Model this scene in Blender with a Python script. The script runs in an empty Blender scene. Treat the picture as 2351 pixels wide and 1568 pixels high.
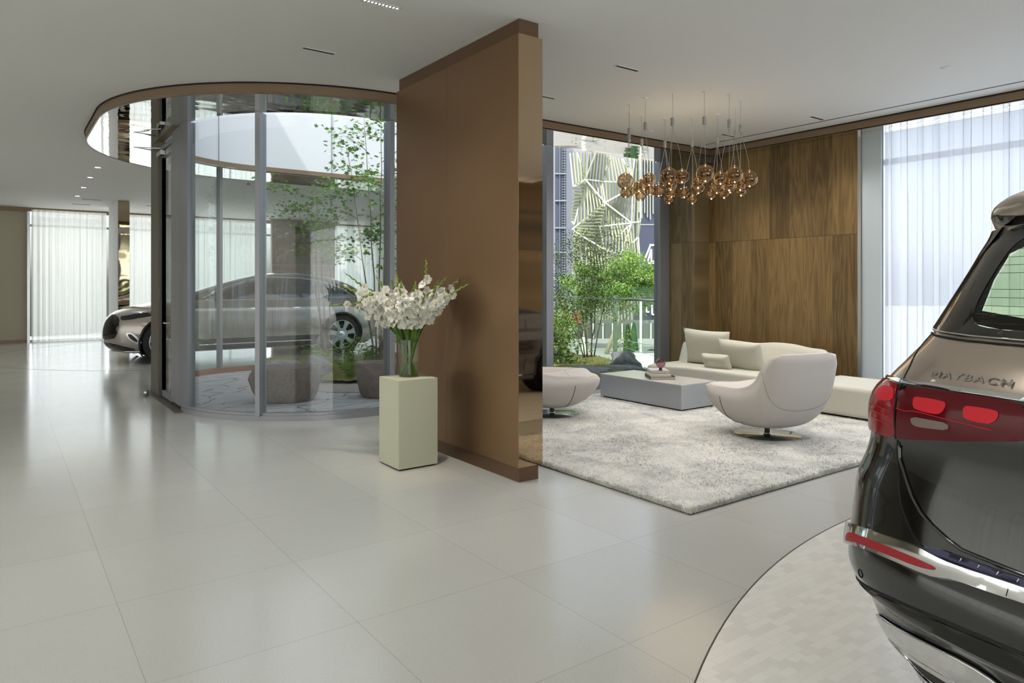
import bpy, bmesh, math, random
from math import sin, cos, pi, radians, sqrt
from mathutils import Vector, Matrix, Euler, noise
from mathutils.geometry import tessellate_polygon, delaunay_2d_cdt

SC = bpy.context.scene
COL = SC.collection
rnd = random.Random(7)

# ------------------------------------------------------------------ camera
cam = bpy.data.cameras.new('camera')
cam.sensor_width = 36.0
cam.lens = 36.0 * 1613.0 / 2351.0
cam.shift_y = -(784.0 - 655.0) / 2351.0
cam.clip_end = 400
camo = bpy.data.objects.new('camera', cam)
COL.objects.link(camo)
camo.location = (0, 0, 1.5)
camo.rotation_euler = (radians(90), 0, -math.atan(1175.5 / 1613.0))
SC.camera = camo

# ------------------------------------------------------------------ world, sun, daylight, exposure
world = bpy.data.worlds.new('world')
SC.world = world
world.use_nodes = True
wn = world.node_tree
for n in list(wn.nodes):
    wn.nodes.remove(n)
w_out = wn.nodes.new('ShaderNodeOutputWorld')
w_bg = wn.nodes.new('ShaderNodeBackground')
w_sky = wn.nodes.new('ShaderNodeTexSky')
w_sky.sky_type = 'NISHITA'
w_sky.sun_disc = False
w_sky.sun_elevation = radians(52)
w_sky.sun_rotation = radians(200)
w_sky.air_density = 1.0
w_sky.dust_density = 3.0
w_hsv = wn.nodes.new('ShaderNodeHueSaturation')
w_hsv.inputs['Saturation'].default_value = 0.45
wn.links.new(w_sky.outputs[0], w_hsv.inputs['Color'])
wn.links.new(w_hsv.outputs[0], w_bg.inputs['Color'])
w_bg.inputs['Strength'].default_value = 0.27
wn.links.new(w_bg.outputs[0], w_out.inputs['Surface'])

def light(name, kind, loc, rot, energy, color=(1, 1, 1), **kw):
    l = bpy.data.lights.new(name, kind)
    l.energy = energy
    l.color = color
    for k, v in kw.items():
        setattr(l, k, v)
    o = bpy.data.objects.new(name, l)
    COL.objects.link(o)
    o.location = loc
    o.rotation_euler = rot
    return o

# sun high on the left of the viewer, high
sun_dir = Vector((0.72, 0.24, -0.85)).normalized()
light('sun', 'SUN', (0, 0, 20), sun_dir.to_track_quat('-Z', 'Y').to_euler(), 4.6, (1.0, 0.95, 0.86), angle=radians(1.0))
# daylight behind the two visible curtained fronts, then added fill from unseen sides
light('daylight_right_front', 'AREA', (11.2, 1.4, 2.0), (0, radians(90), 0), 335, (0.78, 0.87, 1.0), shape='RECTANGLE', size=3.9, size_y=12.6)
light('daylight_back_front', 'AREA', (3.5, 25.4, 1.9), (radians(-90), 0, 0), 500, (0.93, 0.98, 1.0), shape='RECTANGLE', size=17.0, size_y=3.6)
light('fill_rear', 'AREA', (0.5, -9.4, 2.0), (radians(90), 0, 0), 780, (0.97, 0.98, 0.95), shape='RECTANGLE', size=14.0, size_y=3.4)  # added fill behind the viewer, no such source in view
light('fill_left', 'AREA', (-8.4, 6.5, 2.0), (0, radians(-90), 0), 230, (1.0, 0.97, 0.90), shape='RECTANGLE', size=3.4, size_y=22.0)  # added fill from the unseen left side

SC.view_settings.view_transform = 'Standard'
SC.view_settings.look = 'None'
SC.view_settings.exposure = 0.06
SC.view_settings.gamma = 1.0
SC.view_settings.use_curve_mapping = False
cy = SC.cycles
cy.max_bounces = 9
cy.diffuse_bounces = 4
cy.glossy_bounces = 4
cy.transmission_bounces = 6
cy.transparent_max_bounces = 24
cy.caustics_reflective = False
cy.caustics_refractive = False
cy.sample_clamp_indirect = 4.0

# ------------------------------------------------------------------ materials
def srgb(r, g, b):
    f = lambda c: (c / 255.0 / 12.92) if c / 255.0 <= 0.04045 else ((c / 255.0 + 0.055) / 1.055) ** 2.4
    return (f(r), f(g), f(b), 1.0)

def new_mat(name):
    m = bpy.data.materials.new(name)
    m.use_nodes = True
    nt = m.node_tree
    return m, nt, nt.nodes['Principled BSDF']

def P(name, col, rough=0.5, metal=0.0, spec=0.5, coat=0.0, coat_rough=0.05, noise_amt=0.0, noise_scale=20.0, bump=0.0, bump_scale=60.0, stretch=None, sheen=0.0):
    m, nt, b = new_mat(name)
    c = srgb(*col)
    b.inputs['Base Color'].default_value = c
    b.inputs['Roughness'].default_value = rough
    b.inputs['Metallic'].default_value = metal
    b.inputs['Specular IOR Level'].default_value = spec
    b.inputs['Coat Weight'].default_value = coat
    b.inputs['Coat Roughness'].default_value = coat_rough
    if sheen:
        b.inputs['Sheen Weight'].default_value = sheen
    tc = nt.nodes.new('ShaderNodeTexCoord')
    mp = nt.nodes.new('ShaderNodeMapping')
    if stretch:
        mp.inputs['Scale'].default_value = stretch
    nt.links.new(tc.outputs['Object'], mp.inputs['Vector'])
    if noise_amt:
        n = nt.nodes.new('ShaderNodeTexNoise')
        n.inputs['Scale'].default_value = noise_scale
        n.inputs['Detail'].default_value = 4
        nt.links.new(mp.outputs[0], n.inputs['Vector'])
        mx = nt.nodes.new('ShaderNodeMix')
        mx.data_type = 'RGBA'
        mx.inputs['A'].default_value = tuple(min(1, x * (1 - noise_amt)) for x in c[:3]) + (1,)
        mx.inputs['B'].default_value = tuple(min(1, x * (1 + noise_amt)) for x in c[:3]) + (1,)
        nt.links.new(n.outputs['Fac'], mx.inputs['Factor'])
        nt.links.new(mx.outputs['Result'], b.inputs['Base Color'])
    if bump:
        n2 = nt.nodes.new('ShaderNodeTexNoise')
        n2.inputs['Scale'].default_value = bump_scale
        n2.inputs['Detail'].default_value = 3
        nt.links.new(mp.outputs[0], n2.inputs['Vector'])
        bp = nt.nodes.new('ShaderNodeBump')
        bp.inputs['Strength'].default_value = bump
        bp.inputs['Distance'].default_value = 0.02
        nt.links.new(n2.outputs['Fac'], bp.inputs['Height'])
        nt.links.new(bp.outputs[0], b.inputs['Normal'])
    return m

def glass_mat(name, tint, refl=1.0, ior=1.5):
    """thin architectural pane: lets light straight through, mirrors by angle"""
    m, nt, b = new_mat(name)
    nt.nodes.remove(b)
    out = nt.nodes['Material Output']
    tr = nt.nodes.new('ShaderNodeBsdfTransparent')
    tr.inputs[0].default_value = srgb(*tint)
    gl = nt.nodes.new('ShaderNodeBsdfGlossy')
    gl.inputs['Roughness'].default_value = 0.0
    f0 = ((ior - 1) / (ior + 1)) ** 2
    ge = nt.nodes.new('ShaderNodeNewGeometry')
    dt = nt.nodes.new('ShaderNodeVectorMath')
    dt.operation = 'DOT_PRODUCT'
    nt.links.new(ge.outputs['Incoming'], dt.inputs[0])
    nt.links.new(ge.outputs['Normal'], dt.inputs[1])
    def mm(op, x, y):
        n = nt.nodes.new('ShaderNodeMath')
        n.operation = op
        for i, v in enumerate((x, y)):
            if isinstance(v, (int, float)): n.inputs[i].default_value = v
            else: nt.links.new(v, n.inputs[i])
        return n
    ca = mm('ABSOLUTE', dt.outputs['Value'], 0).outputs[0]
    pw = mm('POWER', mm('SUBTRACT', 1.0, ca).outputs[0], 5.0).outputs[0]
    mu = mm('MULTIPLY', mm('ADD', f0, mm('MULTIPLY', pw, 1 - f0).outputs[0]).outputs[0], refl)
    mu.use_clamp = True
    mx = nt.nodes.new('ShaderNodeMixShader')
    nt.links.new(mu.outputs[0], mx.inputs[0])
    nt.links.new(tr.outputs[0], mx.inputs[1])
    nt.links.new(gl.outputs[0], mx.inputs[2])
    nt.links.new(mx.outputs[0], out.inputs['Surface'])
    return m

def curtain_mat(name, col, trans=0.35):
    m, nt, b = new_mat(name)
    nt.nodes.remove(b)
    out = nt.nodes['Material Output']
    df = nt.nodes.new('ShaderNodeBsdfDiffuse')
    tl = nt.nodes.new('ShaderNodeBsdfTranslucent')
    tr = nt.nodes.new('ShaderNodeBsdfTransparent')
    c = srgb(*col)
    df.inputs[0].default_value = c
    tl.inputs[0].default_value = c
    tr.inputs[0].default_value = (0.95, 0.97, 1.0, 1)
    a = nt.nodes.new('ShaderNodeMixShader')
    a.inputs[0].default_value = 0.6
    nt.links.new(df.outputs[0], a.inputs[1])
    nt.links.new(tl.outputs[0], a.inputs[2])
    d = nt.nodes.new('ShaderNodeMixShader')
    # woven threads let less through when seen edge on
    lw = nt.nodes.new('ShaderNodeLayerWeight')
    lw.inputs[0].default_value = 0.35
    mr = nt.nodes.new('ShaderNodeMapRange')
    mr.inputs['To Min'].default_value = trans
    mr.inputs['To Max'].default_value = trans * 0.25
    nt.links.new(lw.outputs['Facing'], mr.inputs['Value'])
    nt.links.new(mr.outputs[0], d.inputs[0])
    nt.links.new(a.outputs[0], d.inputs[1])
    nt.links.new(tr.outputs[0], d.inputs[2])
    nt.links.new(d.outputs[0], out.inputs['Surface'])
    return m

def wood_mat(name, dark, mid, lite, plank=0.31, axis='Y'):
    m, nt, b = new_mat(name)
    L = nt.links.new
    tc = nt.nodes.new('ShaderNodeTexCoord')
    sx = nt.nodes.new('ShaderNodeSeparateXYZ')
    L(tc.outputs['Object'], sx.inputs[0])
    def math_(op, a, bb=None):
        n = nt.nodes.new('ShaderNodeMath')
        n.operation = op
        for i, v in enumerate((a, bb)):
            if v is None:
                continue
            if isinstance(v, (int, float)):
                n.inputs[i].default_value = v
            else:
                L(v, n.inputs[i])
        return n.outputs[0]
    u = sx.outputs[axis]
    pid = math_('FLOOR', math_('DIVIDE', u, plank))
    row = math_('GREATER_THAN', sx.outputs['Z'], 2.155)
    cid = nt.nodes.new('ShaderNodeCombineXYZ')
    L(pid, cid.inputs[0]); L(row, cid.inputs[1])
    wn_ = nt.nodes.new('ShaderNodeTexWhiteNoise')
    wn_.noise_dimensions = '3D'
    L(cid.outputs[0], wn_.inputs['Vector'])
    cv = nt.nodes.new('ShaderNodeCombineXYZ')
    L(math_('MULTIPLY', u, 5.0), cv.inputs[0])
    L(math_('ADD', math_('MULTIPLY', sx.outputs['Z'], 0.38), math_('MULTIPLY', wn_.outputs['Value'], 9.0)), cv.inputs[1])
    L(math_('MULTIPLY', pid, 3.7), cv.inputs[2])
    n1 = nt.nodes.new('ShaderNodeTexNoise')
    n1.inputs['Scale'].default_value = 1.3
    n1.inputs['Detail'].default_value = 3
    n1.inputs['Distortion'].default_value = 0.5
    L(cv.outputs[0], n1.inputs['Vector'])
    rings = math_('FRACT', math_('MULTIPLY', n1.outputs['Fac'], 9.0))
    ringt = math_('ABSOLUTE', math_('SUBTRACT', rings, 0.5))
    cv2 = nt.nodes.new('ShaderNodeCombineXYZ')
    L(math_('MULTIPLY', u, 90.0), cv2.inputs[0])
    L(math_('MULTIPLY', sx.outputs['Z'], 2.2), cv2.inputs[1])
    n2 = nt.nodes.new('ShaderNodeTexNoise')
    n2.inputs['Scale'].default_value = 1.0
    n2.inputs['Detail'].default_value = 4
    L(cv2.outputs[0], n2.inputs['Vector'])
    mixv = math_('ADD', math_('ADD', math_('MULTIPLY', ringt, 0.45), math_('MULTIPLY', n2.outputs['Fac'], 0.55)), math_('MULTIPLY', math_('SUBTRACT', wn_.outputs['Value'], 0.5), 0.38))
    cr = nt.nodes.new('ShaderNodeValToRGB')
    cr.color_ramp.elements[0].position = 0.15
    cr.color_ramp.elements[0].color = srgb(*dark)
    cr.color_ramp.elements[1].position = 0.72
    cr.color_ramp.elements[1].color = srgb(*lite)
    e = cr.color_ramp.elements.new(0.4)
    e.color = srgb(*mid)
    L(mixv, cr.inputs[0])
    # fine joint between the upper and lower panels
    jz = math_('LESS_THAN', math_('ABSOLUTE', math_('SUBTRACT', sx.outputs['Z'], 2.155)), 0.0025)
    mx = nt.nodes.new('ShaderNodeMix')
    mx.data_type = 'RGBA'
    mx.inputs['B'].default_value = srgb(48, 34, 20)
    L(jz, mx.inputs['Factor'])
    L(cr.outputs[0], mx.inputs['A'])
    L(mx.outputs['Result'], b.inputs['Base Color'])
    b.inputs['Roughness'].default_value = 0.42
    return m

def floor_mat():
    m, nt, b = new_mat('polished_terrazzo')
    L = nt.links.new
    tc = nt.nodes.new('ShaderNodeTexCoord')
    sx = nt.nodes.new('ShaderNodeSeparateXYZ')
    L(tc.outputs['Object'], sx.inputs[0])
    def M(op, a, bb=None):
        n = nt.nodes.new('ShaderNodeMath')
        n.operation = op
        for i, v in enumerate((a, bb)):
            if v is None: continue
            if isinstance(v, (int, float)): n.inputs[i].default_value = v
            else: L(v, n.inputs[i])
        return n.outputs[0]
    def grid(sock, off):
        a = M('DIVIDE', M('SUBTRACT', sock, off), 0.8425)
        fr = M('SUBTRACT', a, M('ROUND', a))
        return M('LESS_THAN', M('ABSOLUTE', fr), 0.0020), M('FLOOR', a)
    gx, ix = grid(sx.outputs['X'], 0.445)
    gy, iy = grid(sx.outputs['Y'], 2.09)
    line = M('MAXIMUM', gx, gy)
    cid = nt.nodes.new('ShaderNodeCombineXYZ')
    L(ix, cid.inputs[0]); L(iy, cid.inputs[1])
    wv = nt.nodes.new('ShaderNodeTexWhiteNoise')
    L(cid.outputs[0], wv.inputs['Vector'])
    sp = nt.nodes.new('ShaderNodeTexNoise')
    sp.inputs['Scale'].default_value = 240
    sp.inputs['Detail'].default_value = 2
    L(tc.outputs['Object'], sp.inputs['Vector'])
    spk = nt.nodes.new('ShaderNodeValToRGB')
    spk.color_ramp.elements[0].position = 0.28
    spk.color_ramp.elements[0].color = (0.55, 0.55, 0.53, 1)
    spk.color_ramp.elements[1].position = 0.40
    spk.color_ramp.elements[1].color = (1, 1, 1, 1)
    L(sp.outputs['Fac'], spk.inputs[0])
    cl = nt.nodes.new('ShaderNodeTexNoise')
    cl.inputs['Scale'].default_value = 1.6
    cl.inputs['Detail'].default_value = 5
    L(tc.outputs['Object'], cl.inputs['Vector'])
    tone = M('ADD', M('ADD', 0.93, M('MULTIPLY', wv.outputs['Value'], 0.05)), M('MULTIPLY', cl.outputs['Fac'], 0.06))
    base = nt.nodes.new('ShaderNodeMix')
    base.data_type = 'RGBA'
    base.blend_type = 'MULTIPLY'
    base.inputs['Factor'].default_value = 1.0
    base.inputs['A'].default_value = srgb(*FLOOR_RGB)
    L(spk.outputs[0], base.inputs['B'])
    tv = nt.nodes.new('ShaderNodeVectorMath')
    tv.operation = 'SCALE'
    L(base.outputs['Result'], tv.inputs[0])
    L(tone, tv.inputs['Scale'])
    mx = nt.nodes.new('ShaderNodeMix')
    mx.data_type = 'RGBA'
    mx.inputs['B'].default_value = srgb(120, 115, 108)
    L(M('MULTIPLY', line, 0.4), mx.inputs['Factor'])
    L(tv.outputs[0], mx.inputs['A'])
    L(mx.outputs['Result'], b.inputs['Base Color'])
    rr = M('ADD', 0.10, M('MULTIPLY', cl.outputs['Fac'], 0.10))
    L(rr, b.inputs['Roughness'])
    b.inputs['Specular IOR Level'].default_value = 0.75
    return m

def disc_mat():
    m, nt, b = new_mat('marble_mosaic')
    L = nt.links.new
    tc = nt.nodes.new('ShaderNodeTexCoord')
    br = nt.nodes.new('ShaderNodeTexBrick')
    br.inputs['Color1'].default_value = srgb(240, 239, 234)
    br.inputs['Color2'].default_value = srgb(222, 221, 215)
    br.inputs['Mortar'].default_value = srgb(230, 229, 224)
    br.inputs['Scale'].default_value = 1.0
    br.inputs['Bias'].default_value = -0.35
    br.inputs['Brick Width'].default_value = 0.085
    br.inputs['Row Height'].default_value = 0.043
    br.inputs['Mortar Size'].default_value = 0.0015
    L(tc.outputs['Object'], br.inputs['Vector'])
    L(br.outputs[0], b.inputs['Base Color'])
    b.inputs['Roughness'].default_value = 0.2
    b.inputs['Specular IOR Level'].default_value = 0.6
    return m

def mirror_mat(name, col, rough=0.0, wave=0.0, scale=2.0, stretch=(1, 1, 1)):
    m = P(name, col, rough, 1.0)
    nt = m.node_tree
    b = nt.nodes['Principled BSDF']
    if wave:
        tc = nt.nodes.new('ShaderNodeTexCoord')
        mp = nt.nodes.new('ShaderNodeMapping')
        mp.inputs['Scale'].default_value = stretch
        nt.links.new(tc.outputs['Object'], mp.inputs['Vector'])
        n = nt.nodes.new('ShaderNodeTexNoise')
        n.inputs['Scale'].default_value = scale
        n.inputs['Detail'].default_value = 1
        nt.links.new(mp.outputs[0], n.inputs['Vector'])
        bp = nt.nodes.new('ShaderNodeBump')
        bp.inputs['Strength'].default_value = 1.0
        bp.inputs['Distance'].default_value = wave
        nt.links.new(n.outputs['Fac'], bp.inputs['Height'])
        nt.links.new(bp.outputs[0], b.inputs['Normal'])
    return m

def emit(name, col, s):
    m, nt, b = new_mat(name)
    b.inputs['Base Color'].default_value = srgb(*col)
    b.inputs['Emission Color'].default_value = srgb(*col)
    b.inputs['Emission Strength'].default_value = s
    return m

def leaf_mat(name, a, bcol, trans=0.35, scale=3.0):
    m, nt, b = new_mat(name)
    out = nt.nodes['Material Output']
    tc = nt.nodes.new('ShaderNodeTexCoord')
    n = nt.nodes.new('ShaderNodeTexNoise')
    n.inputs['Scale'].default_value = scale
    nt.links.new(tc.outputs['Object'], n.inputs['Vector'])
    mx = nt.nodes.new('ShaderNodeMix')
    mx.data_type = 'RGBA'
    mx.inputs['A'].default_value = srgb(*a)
    mx.inputs['B'].default_value = srgb(*bcol)
    cr = nt.nodes.new('ShaderNodeMapRange')
    cr.inputs['From Min'].default_value = 0.35
    cr.inputs['From Max'].default_value = 0.65
    nt.links.new(n.outputs['Fac'], cr.inputs['Value'])
    nt.links.new(cr.outputs[0], mx.inputs['Factor'])
    nt.links.new(mx.outputs['Result'], b.inputs['Base Color'])
    b.inputs['Roughness'].default_value = 0.5
    tl = nt.nodes.new('ShaderNodeBsdfTranslucent')
    nt.links.new(mx.outputs['Result'], tl.inputs[0])
    ms = nt.nodes.new('ShaderNodeMixShader')
    ms.inputs[0].default_value = trans
    nt.links.new(b.outputs[0], ms.inputs[1])
    nt.links.new(tl.outputs[0], ms.inputs[2])
    nt.links.new(ms.outputs[0], out.inputs['Surface'])
    return m

FLOOR_RGB = (202, 203, 199)
M = {}
M['floor'] = floor_mat()
M['disc'] = disc_mat()
M['seam'] = P('dark_seam', (55, 52, 50), 0.5)
M['ceiling'] = P('white_plaster', (238, 236, 231), 0.8)
M['soffit'] = mirror_mat('polished_soffit', (226, 224, 218), 0.02, 0.0035, 1.3, (1.0, 2.6, 1))
M['trim'] = P('champagne_metal_trim', (128, 108, 86), 0.42, 0.35)
M['bronze'] = P('satin_bronze_panel', (146, 116, 88), 0.33, 0.85, noise_amt=0.06, noise_scale=400)
M['bronze_dark'] = P('satin_bronze_plinth', (112, 88, 68), 0.42, 0.6)
M['bronze_mirror'] = mirror_mat('polished_bronze', (190, 166, 136), 0.03)
M['gap'] = P('shadow_gap_black', (14, 13, 12), 0.8)  # black puts the shade of gaps and recesses into the colour
M['beige'] = P('beige_wall_panel', (180, 172, 152), 0.7)
M['white_wall'] = P('white_wall_panel', (228, 229, 228), 0.55)
M['wood'] = wood_mat('walnut_veneer', (92, 72, 42), (126, 101, 63), (156, 129, 84))
M['wood_strip'] = wood_mat('walnut_veneer_strip', (94, 80, 54), (122, 106, 76), (148, 130, 96), 0.2)
M['white_panel'] = P('white_facade_panel', (216, 220, 226), 0.35)
M['frame'] = P('grey_aluminium', (150, 152, 158), 0.38, 0.5)
M['frame_dark'] = P('dark_bronze_aluminium', (104, 98, 90), 0.45, 0.5)
M['rubber'] = P('black_gasket', (12, 12, 13), 0.7)
M['pane'] = glass_mat('clear_pane', (238, 244, 244), 1.9)
M['pane_street'] = glass_mat('clear_pane_street', (240, 245, 246), 0.8)
M['curtain_r'] = curtain_mat('sheer_white_curtain', (236, 239, 244), 0.30)
M['curtain_b'] = curtain_mat('sheer_ivory_curtain', (240, 241, 236), 0.24)
M['curtain_d'] = P('taupe_curtain', (176, 162, 140), 0.9)
M['steel'] = P('brushed_steel', (190, 192, 194), 0.28, 1.0)
M['chrome'] = P('chrome', (225, 226, 228), 0.05, 1.0)

# ------------------------------------------------------------------ helpers
def tag(o, label=None, cat=None, group=None, kind=None):
    if label: o['label'] = label
    if cat: o['category'] = cat
    if group: o['group'] = group
    if kind: o['kind'] = kind
    return o

def empty(name, loc=(0, 0, 0), rz=0.0, label=None, cat=None, group=None, kind=None, sc=1.0):
    o = bpy.data.objects.new(name, None)
    COL.objects.link(o)
    o.location = loc
    o.rotation_euler = (0, 0, rz)
    o.scale = (sc, sc, sc)
    o.empty_display_size = 0.1
    return tag(o, label, cat, group, kind)

class MB:
    def __init__(s):
        s.v = []; s.f = []; s.sm = []
    def add(s, vs, fs, smooth=False):
        n = len(s.v)
        s.v += [tuple(v) for v in vs]
        s.f += [tuple(i + n for i in f) for f in fs]
        s.sm += [smooth] * len(fs)
    def box(s, x0, x1, y0, y1, z0, z1, mtx=None):
        vs = [Vector((x, y, z)) for z in (z0, z1) for y in (y0, y1) for x in (x0, x1)]
        if mtx: vs = [mtx @ v for v in vs]
        s.add(vs, [(0, 2, 3, 1), (4, 5, 7, 6), (0, 1, 5, 4), (2, 6, 7, 3), (0, 4, 6, 2), (1, 3, 7, 5)])
    def beam(s, a, b, w, h, up=Vector((0, 0, 1))):
        a = Vector(a); b = Vector(b)
        d = (b - a)
        if d.length < 1e-5: return
        d.normalize()
        side = d.cross(up)
        if side.length < 1e-4: side = d.cross(Vector((1, 0, 0)))
        side.normalize()
        u = side.cross(d).normalized()
        vs = []
        for p in (a, b):
            for sx, sy in ((-1, -1), (1, -1), (1, 1), (-1, 1)):
                vs.append(p + side * sx * w / 2 + u * sy * h / 2)
        s.add(vs, [(0, 3, 2, 1), (4, 5, 6, 7), (0, 1, 5, 4), (1, 2, 6, 5), (2, 3, 7, 6), (3, 0, 4, 7)])
    def tube(s, path, r, n=8, cap=True, closed=False):
        path = [Vector(p) for p in path]
        m = len(path)
        rs = r if isinstance(r, (list, tuple)) else [r] * m
        vs = []; prev = None
        for i, p in enumerate(path):
            if closed: t = path[(i + 1) % m] - path[i - 1]
            else: t = path[min(i + 1, m - 1)] - path[max(i - 1, 0)]
            if t.length < 1e-9: t = Vector((0, 0, 1))
            t.normalize()
            if prev is None:
                prev = Vector((0, 0, 1)) if abs(t.z) < 0.9 else Vector((1, 0, 0))
            nx = (prev - t * prev.dot(t))
            if nx.length < 1e-6: nx = t.orthogonal()
            nx.normalize(); prev = nx
            ny = t.cross(nx)
            for k in range(n):
                a = 2 * pi * k / n
                vs.append(p + (nx * cos(a) + ny * sin(a)) * rs[i])
        fs = []
        for i in range(m if closed else m - 1):
            j = (i + 1) % m
            for k in range(n):
                fs.append((i * n + k, i * n + (k + 1) % n, j * n + (k + 1) % n, j * n + k))
        s.add(vs, fs, True)
        if cap and not closed:
            base = len(s.v) - len(vs)
            s.f.append(tuple(base + k for k in range(n))[::-1]); s.sm.append(False)
            s.f.append(tuple(base + (m - 1) * n + k for k in range(n))); s.sm.append(False)
    def lathe(s, prof, n=32, c=(0, 0, 0), axis='Z', smooth=True):
        vs = []
        for (r, z) in prof:
            for k in range(n):
                a = 2 * pi * k / n
                if axis == 'Z': v = (c[0] + r * cos(a), c[1] + r * sin(a), c[2] + z)
                elif axis == 'Y': v = (c[0] + r * cos(a), c[1] + z, c[2] + r * sin(a))
                else: v = (c[0] + z, c[1] + r * cos(a), c[2] + r * sin(a))
                vs.append(v)
        fs = []
        for i in range(len(prof) - 1):
            for k in range(n):
                fs.append((i * n + k, i * n + (k + 1) % n, (i + 1) * n + (k + 1) % n, (i + 1) * n + k))
        s.add(vs, fs, smooth)
    def cyl(s, c, r, h, n=24, smooth=True):
        s.lathe([(0.0001, 0), (r, 0), (r, h), (0.0001, h)], n, c, smooth=False)
    def prism(s, poly, z0, z1, holes=()):
        loops = [poly] + list(holes)
        pts = [Vector((p[0], p[1], 0)) for l in loops for p in l]
        tris = tessellate_polygon([[Vector((p[0], p[1], 0)) for p in l] for l in loops])
        n = len(pts)
        vs = [(p.x, p.y, z0) for p in pts] + [(p.x, p.y, z1) for p in pts]
        fs = []
        for t in tris:
            nrm = (pts[t[1]] - pts[t[0]]).cross(pts[t[2]] - pts[t[0]])
            t = tuple(t) if nrm.z > 0 else tuple(t)[::-1]
            fs.append(tuple(t)[::-1]); fs.append(tuple(i + n for i in t))
        o = 0
        for l in loops:
            k = len(l)
            for i in range(k):
                j = (i + 1) % k
                fs.append((o + i, o + j, o + j + n, o + i + n))
            o += k
        s.add(vs, fs)
    def build(s, name, mat, parent=None, bevel=0.0, seg=2, sub=0, solid=0.0, kind=None, smooth=None, angle=None, loc=None):
        me = bpy.data.meshes.new(name)
        me.from_pydata(s.v, [], s.f)
        me.validate()
        sm = s.sm
        if smooth is not None: sm = [smooth] * len(me.polygons)
        for p, q in zip(me.polygons, sm): p.use_smooth = q
        bm = bmesh.new(); bm.from_mesh(me)
        bmesh.ops.recalc_face_normals(bm, faces=bm.faces)
        bm.to_mesh(me); bm.free()
        me.materials.append(mat)
        o = bpy.data.objects.new(name, me)
        COL.objects.link(o)
        if parent is not None: o.parent = parent
        if loc: o.location = loc
        if solid:
            md = o.modifiers.new('solid', 'SOLIDIFY'); md.thickness = solid; md.offset = 0
        if bevel:
            md = o.modifiers.new('bevel', 'BEVEL'); md.width = bevel; md.segments = seg; md.limit_method = 'ANGLE'
            for p in me.polygons: p.use_smooth = True
            md.harden_normals = True
        if sub:
            md = o.modifiers.new('sub', 'SUBSURF'); md.levels = sub; md.render_levels = sub
            for p in me.polygons: p.use_smooth = True
        if angle:
            for p in me.polygons: p.use_smooth = True
            me.set_sharp_from_angle(angle=radians(angle))
        if kind: o['kind'] = kind
        return o

def st(name, mb, mat, parent=None, **kw):
    o = mb.build(name, mat, parent, **kw)
    if parent is None: o['kind'] = 'structure'
    return o

def arc(cx, cy_, rx, ry, a0, a1, n):
    return [(cx + rx * cos(radians(a0 + (a1 - a0) * i / n)), cy_ + ry * sin(radians(a0 + (a1 - a0) * i / n))) for i in range(n + 1)]

def copy_tree(o, parent=None):
    c = o.copy()
    COL.objects.link(c)
    if parent is not None: c.parent = parent
    for ch in [x for x in o.children]:
        copy_tree(ch, c)
    return c

# ================================================================== THE SETTING
ZC, ZS = 3.53, 3.42
def ribbon(mb, path, z0, z1, th=0.02):
    n = len(path)
    off = []
    for i in range(n):
        a = Vector(path[max(i - 1, 0)]); b = Vector(path[min(i + 1, n - 1)])
        t = (b - a); t = Vector((t[0], t[1])).normalized()
        off.append((path[i][0] - t.y * th, path[i][1] + t.x * th))
    vs = [(p[0], p[1], z) for z in (z0, z1) for p in path] + [(p[0], p[1], z) for z in (z0, z1) for p in off]
    fs = []
    for i in range(n - 1):
        fs += [(i, i + 1, n + i + 1, n + i), (2 * n + i, 3 * n + i, 3 * n + i + 1, 2 * n + i + 1),
               (i, 2 * n + i, 2 * n + i + 1, i + 1), (n + i, n + i + 1, 3 * n + i + 1, 3 * n + i)]
    fs += [(0, n, 3 * n, 2 * n), (n - 1, 3 * n - 1, 4 * n - 1, 2 * n - 1)]
    mb.add(vs, fs)

fascia = [(8.55, -9.0), (8.55, 6.72), (3.55, 6.72)] + arc(3.55, 9.35, 2.65, 2.63, 270, 180, 40)[1:] + arc(3.55, 10.60, 2.65, 2.65, 180, 90, 40) + [(9.3, 13.25)]
near_edge = arc(3.52, 9.27, 1.75, 1.77, 180, 270, 40) + [(9.0, 7.5)]
open_far = [(9.3, 12.05)] + arc(3.52, 10.3, 1.75, 1.75, 90, 180, 40)
soffit_loop = fascia + open_far + near_edge + [(9.0, -9.0)]
mb = MB(); mb.prism(soffit_loop, ZS, ZS + 0.01)
st('trim_1', mb, M['soffit'])
mb = MB(); mb.prism(fascia[:-1] + [(10.4, 13.25), (10.4, 25.0), (-8.0, 25.0), (-8.0, -9.0)], ZC, ZC + 0.12)
st('ceiling', mb, M['ceiling'])
mb = MB(); ribbon(mb, fascia, ZS - 0.004, ZC - 0.012, -0.02)
st('trim_2', mb, M['trim'])
mb = MB(); ribbon(mb, fascia, ZC - 0.014, ZC + 0.05, 0.012)
st('trim_3', mb, M['gap'])
# thin slot in the ceiling along the right hand front
mb = MB(); mb.box(8.215, 8.232, -6, 6.55, ZC - 0.003, ZC + 0.002)
st('trim_4', mb, M['gap'])

# unseen roof slab over the mirror soffit, added to block light
roof = fascia + [(9.3, 12.12)] + arc(3.52, 10.3, 1.82, 1.82, 90, 180, 40) + arc(3.52, 9.27, 1.82, 1.84, 180, 270, 40) + [(9.0, 7.43), (9.3, 7.43), (9.3, -9.0)]
mb = MB(); mb.prism(roof, ZC + 0.15, ZC + 0.35)
st('roof_light_block', mb, M['white_panel'])

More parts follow.
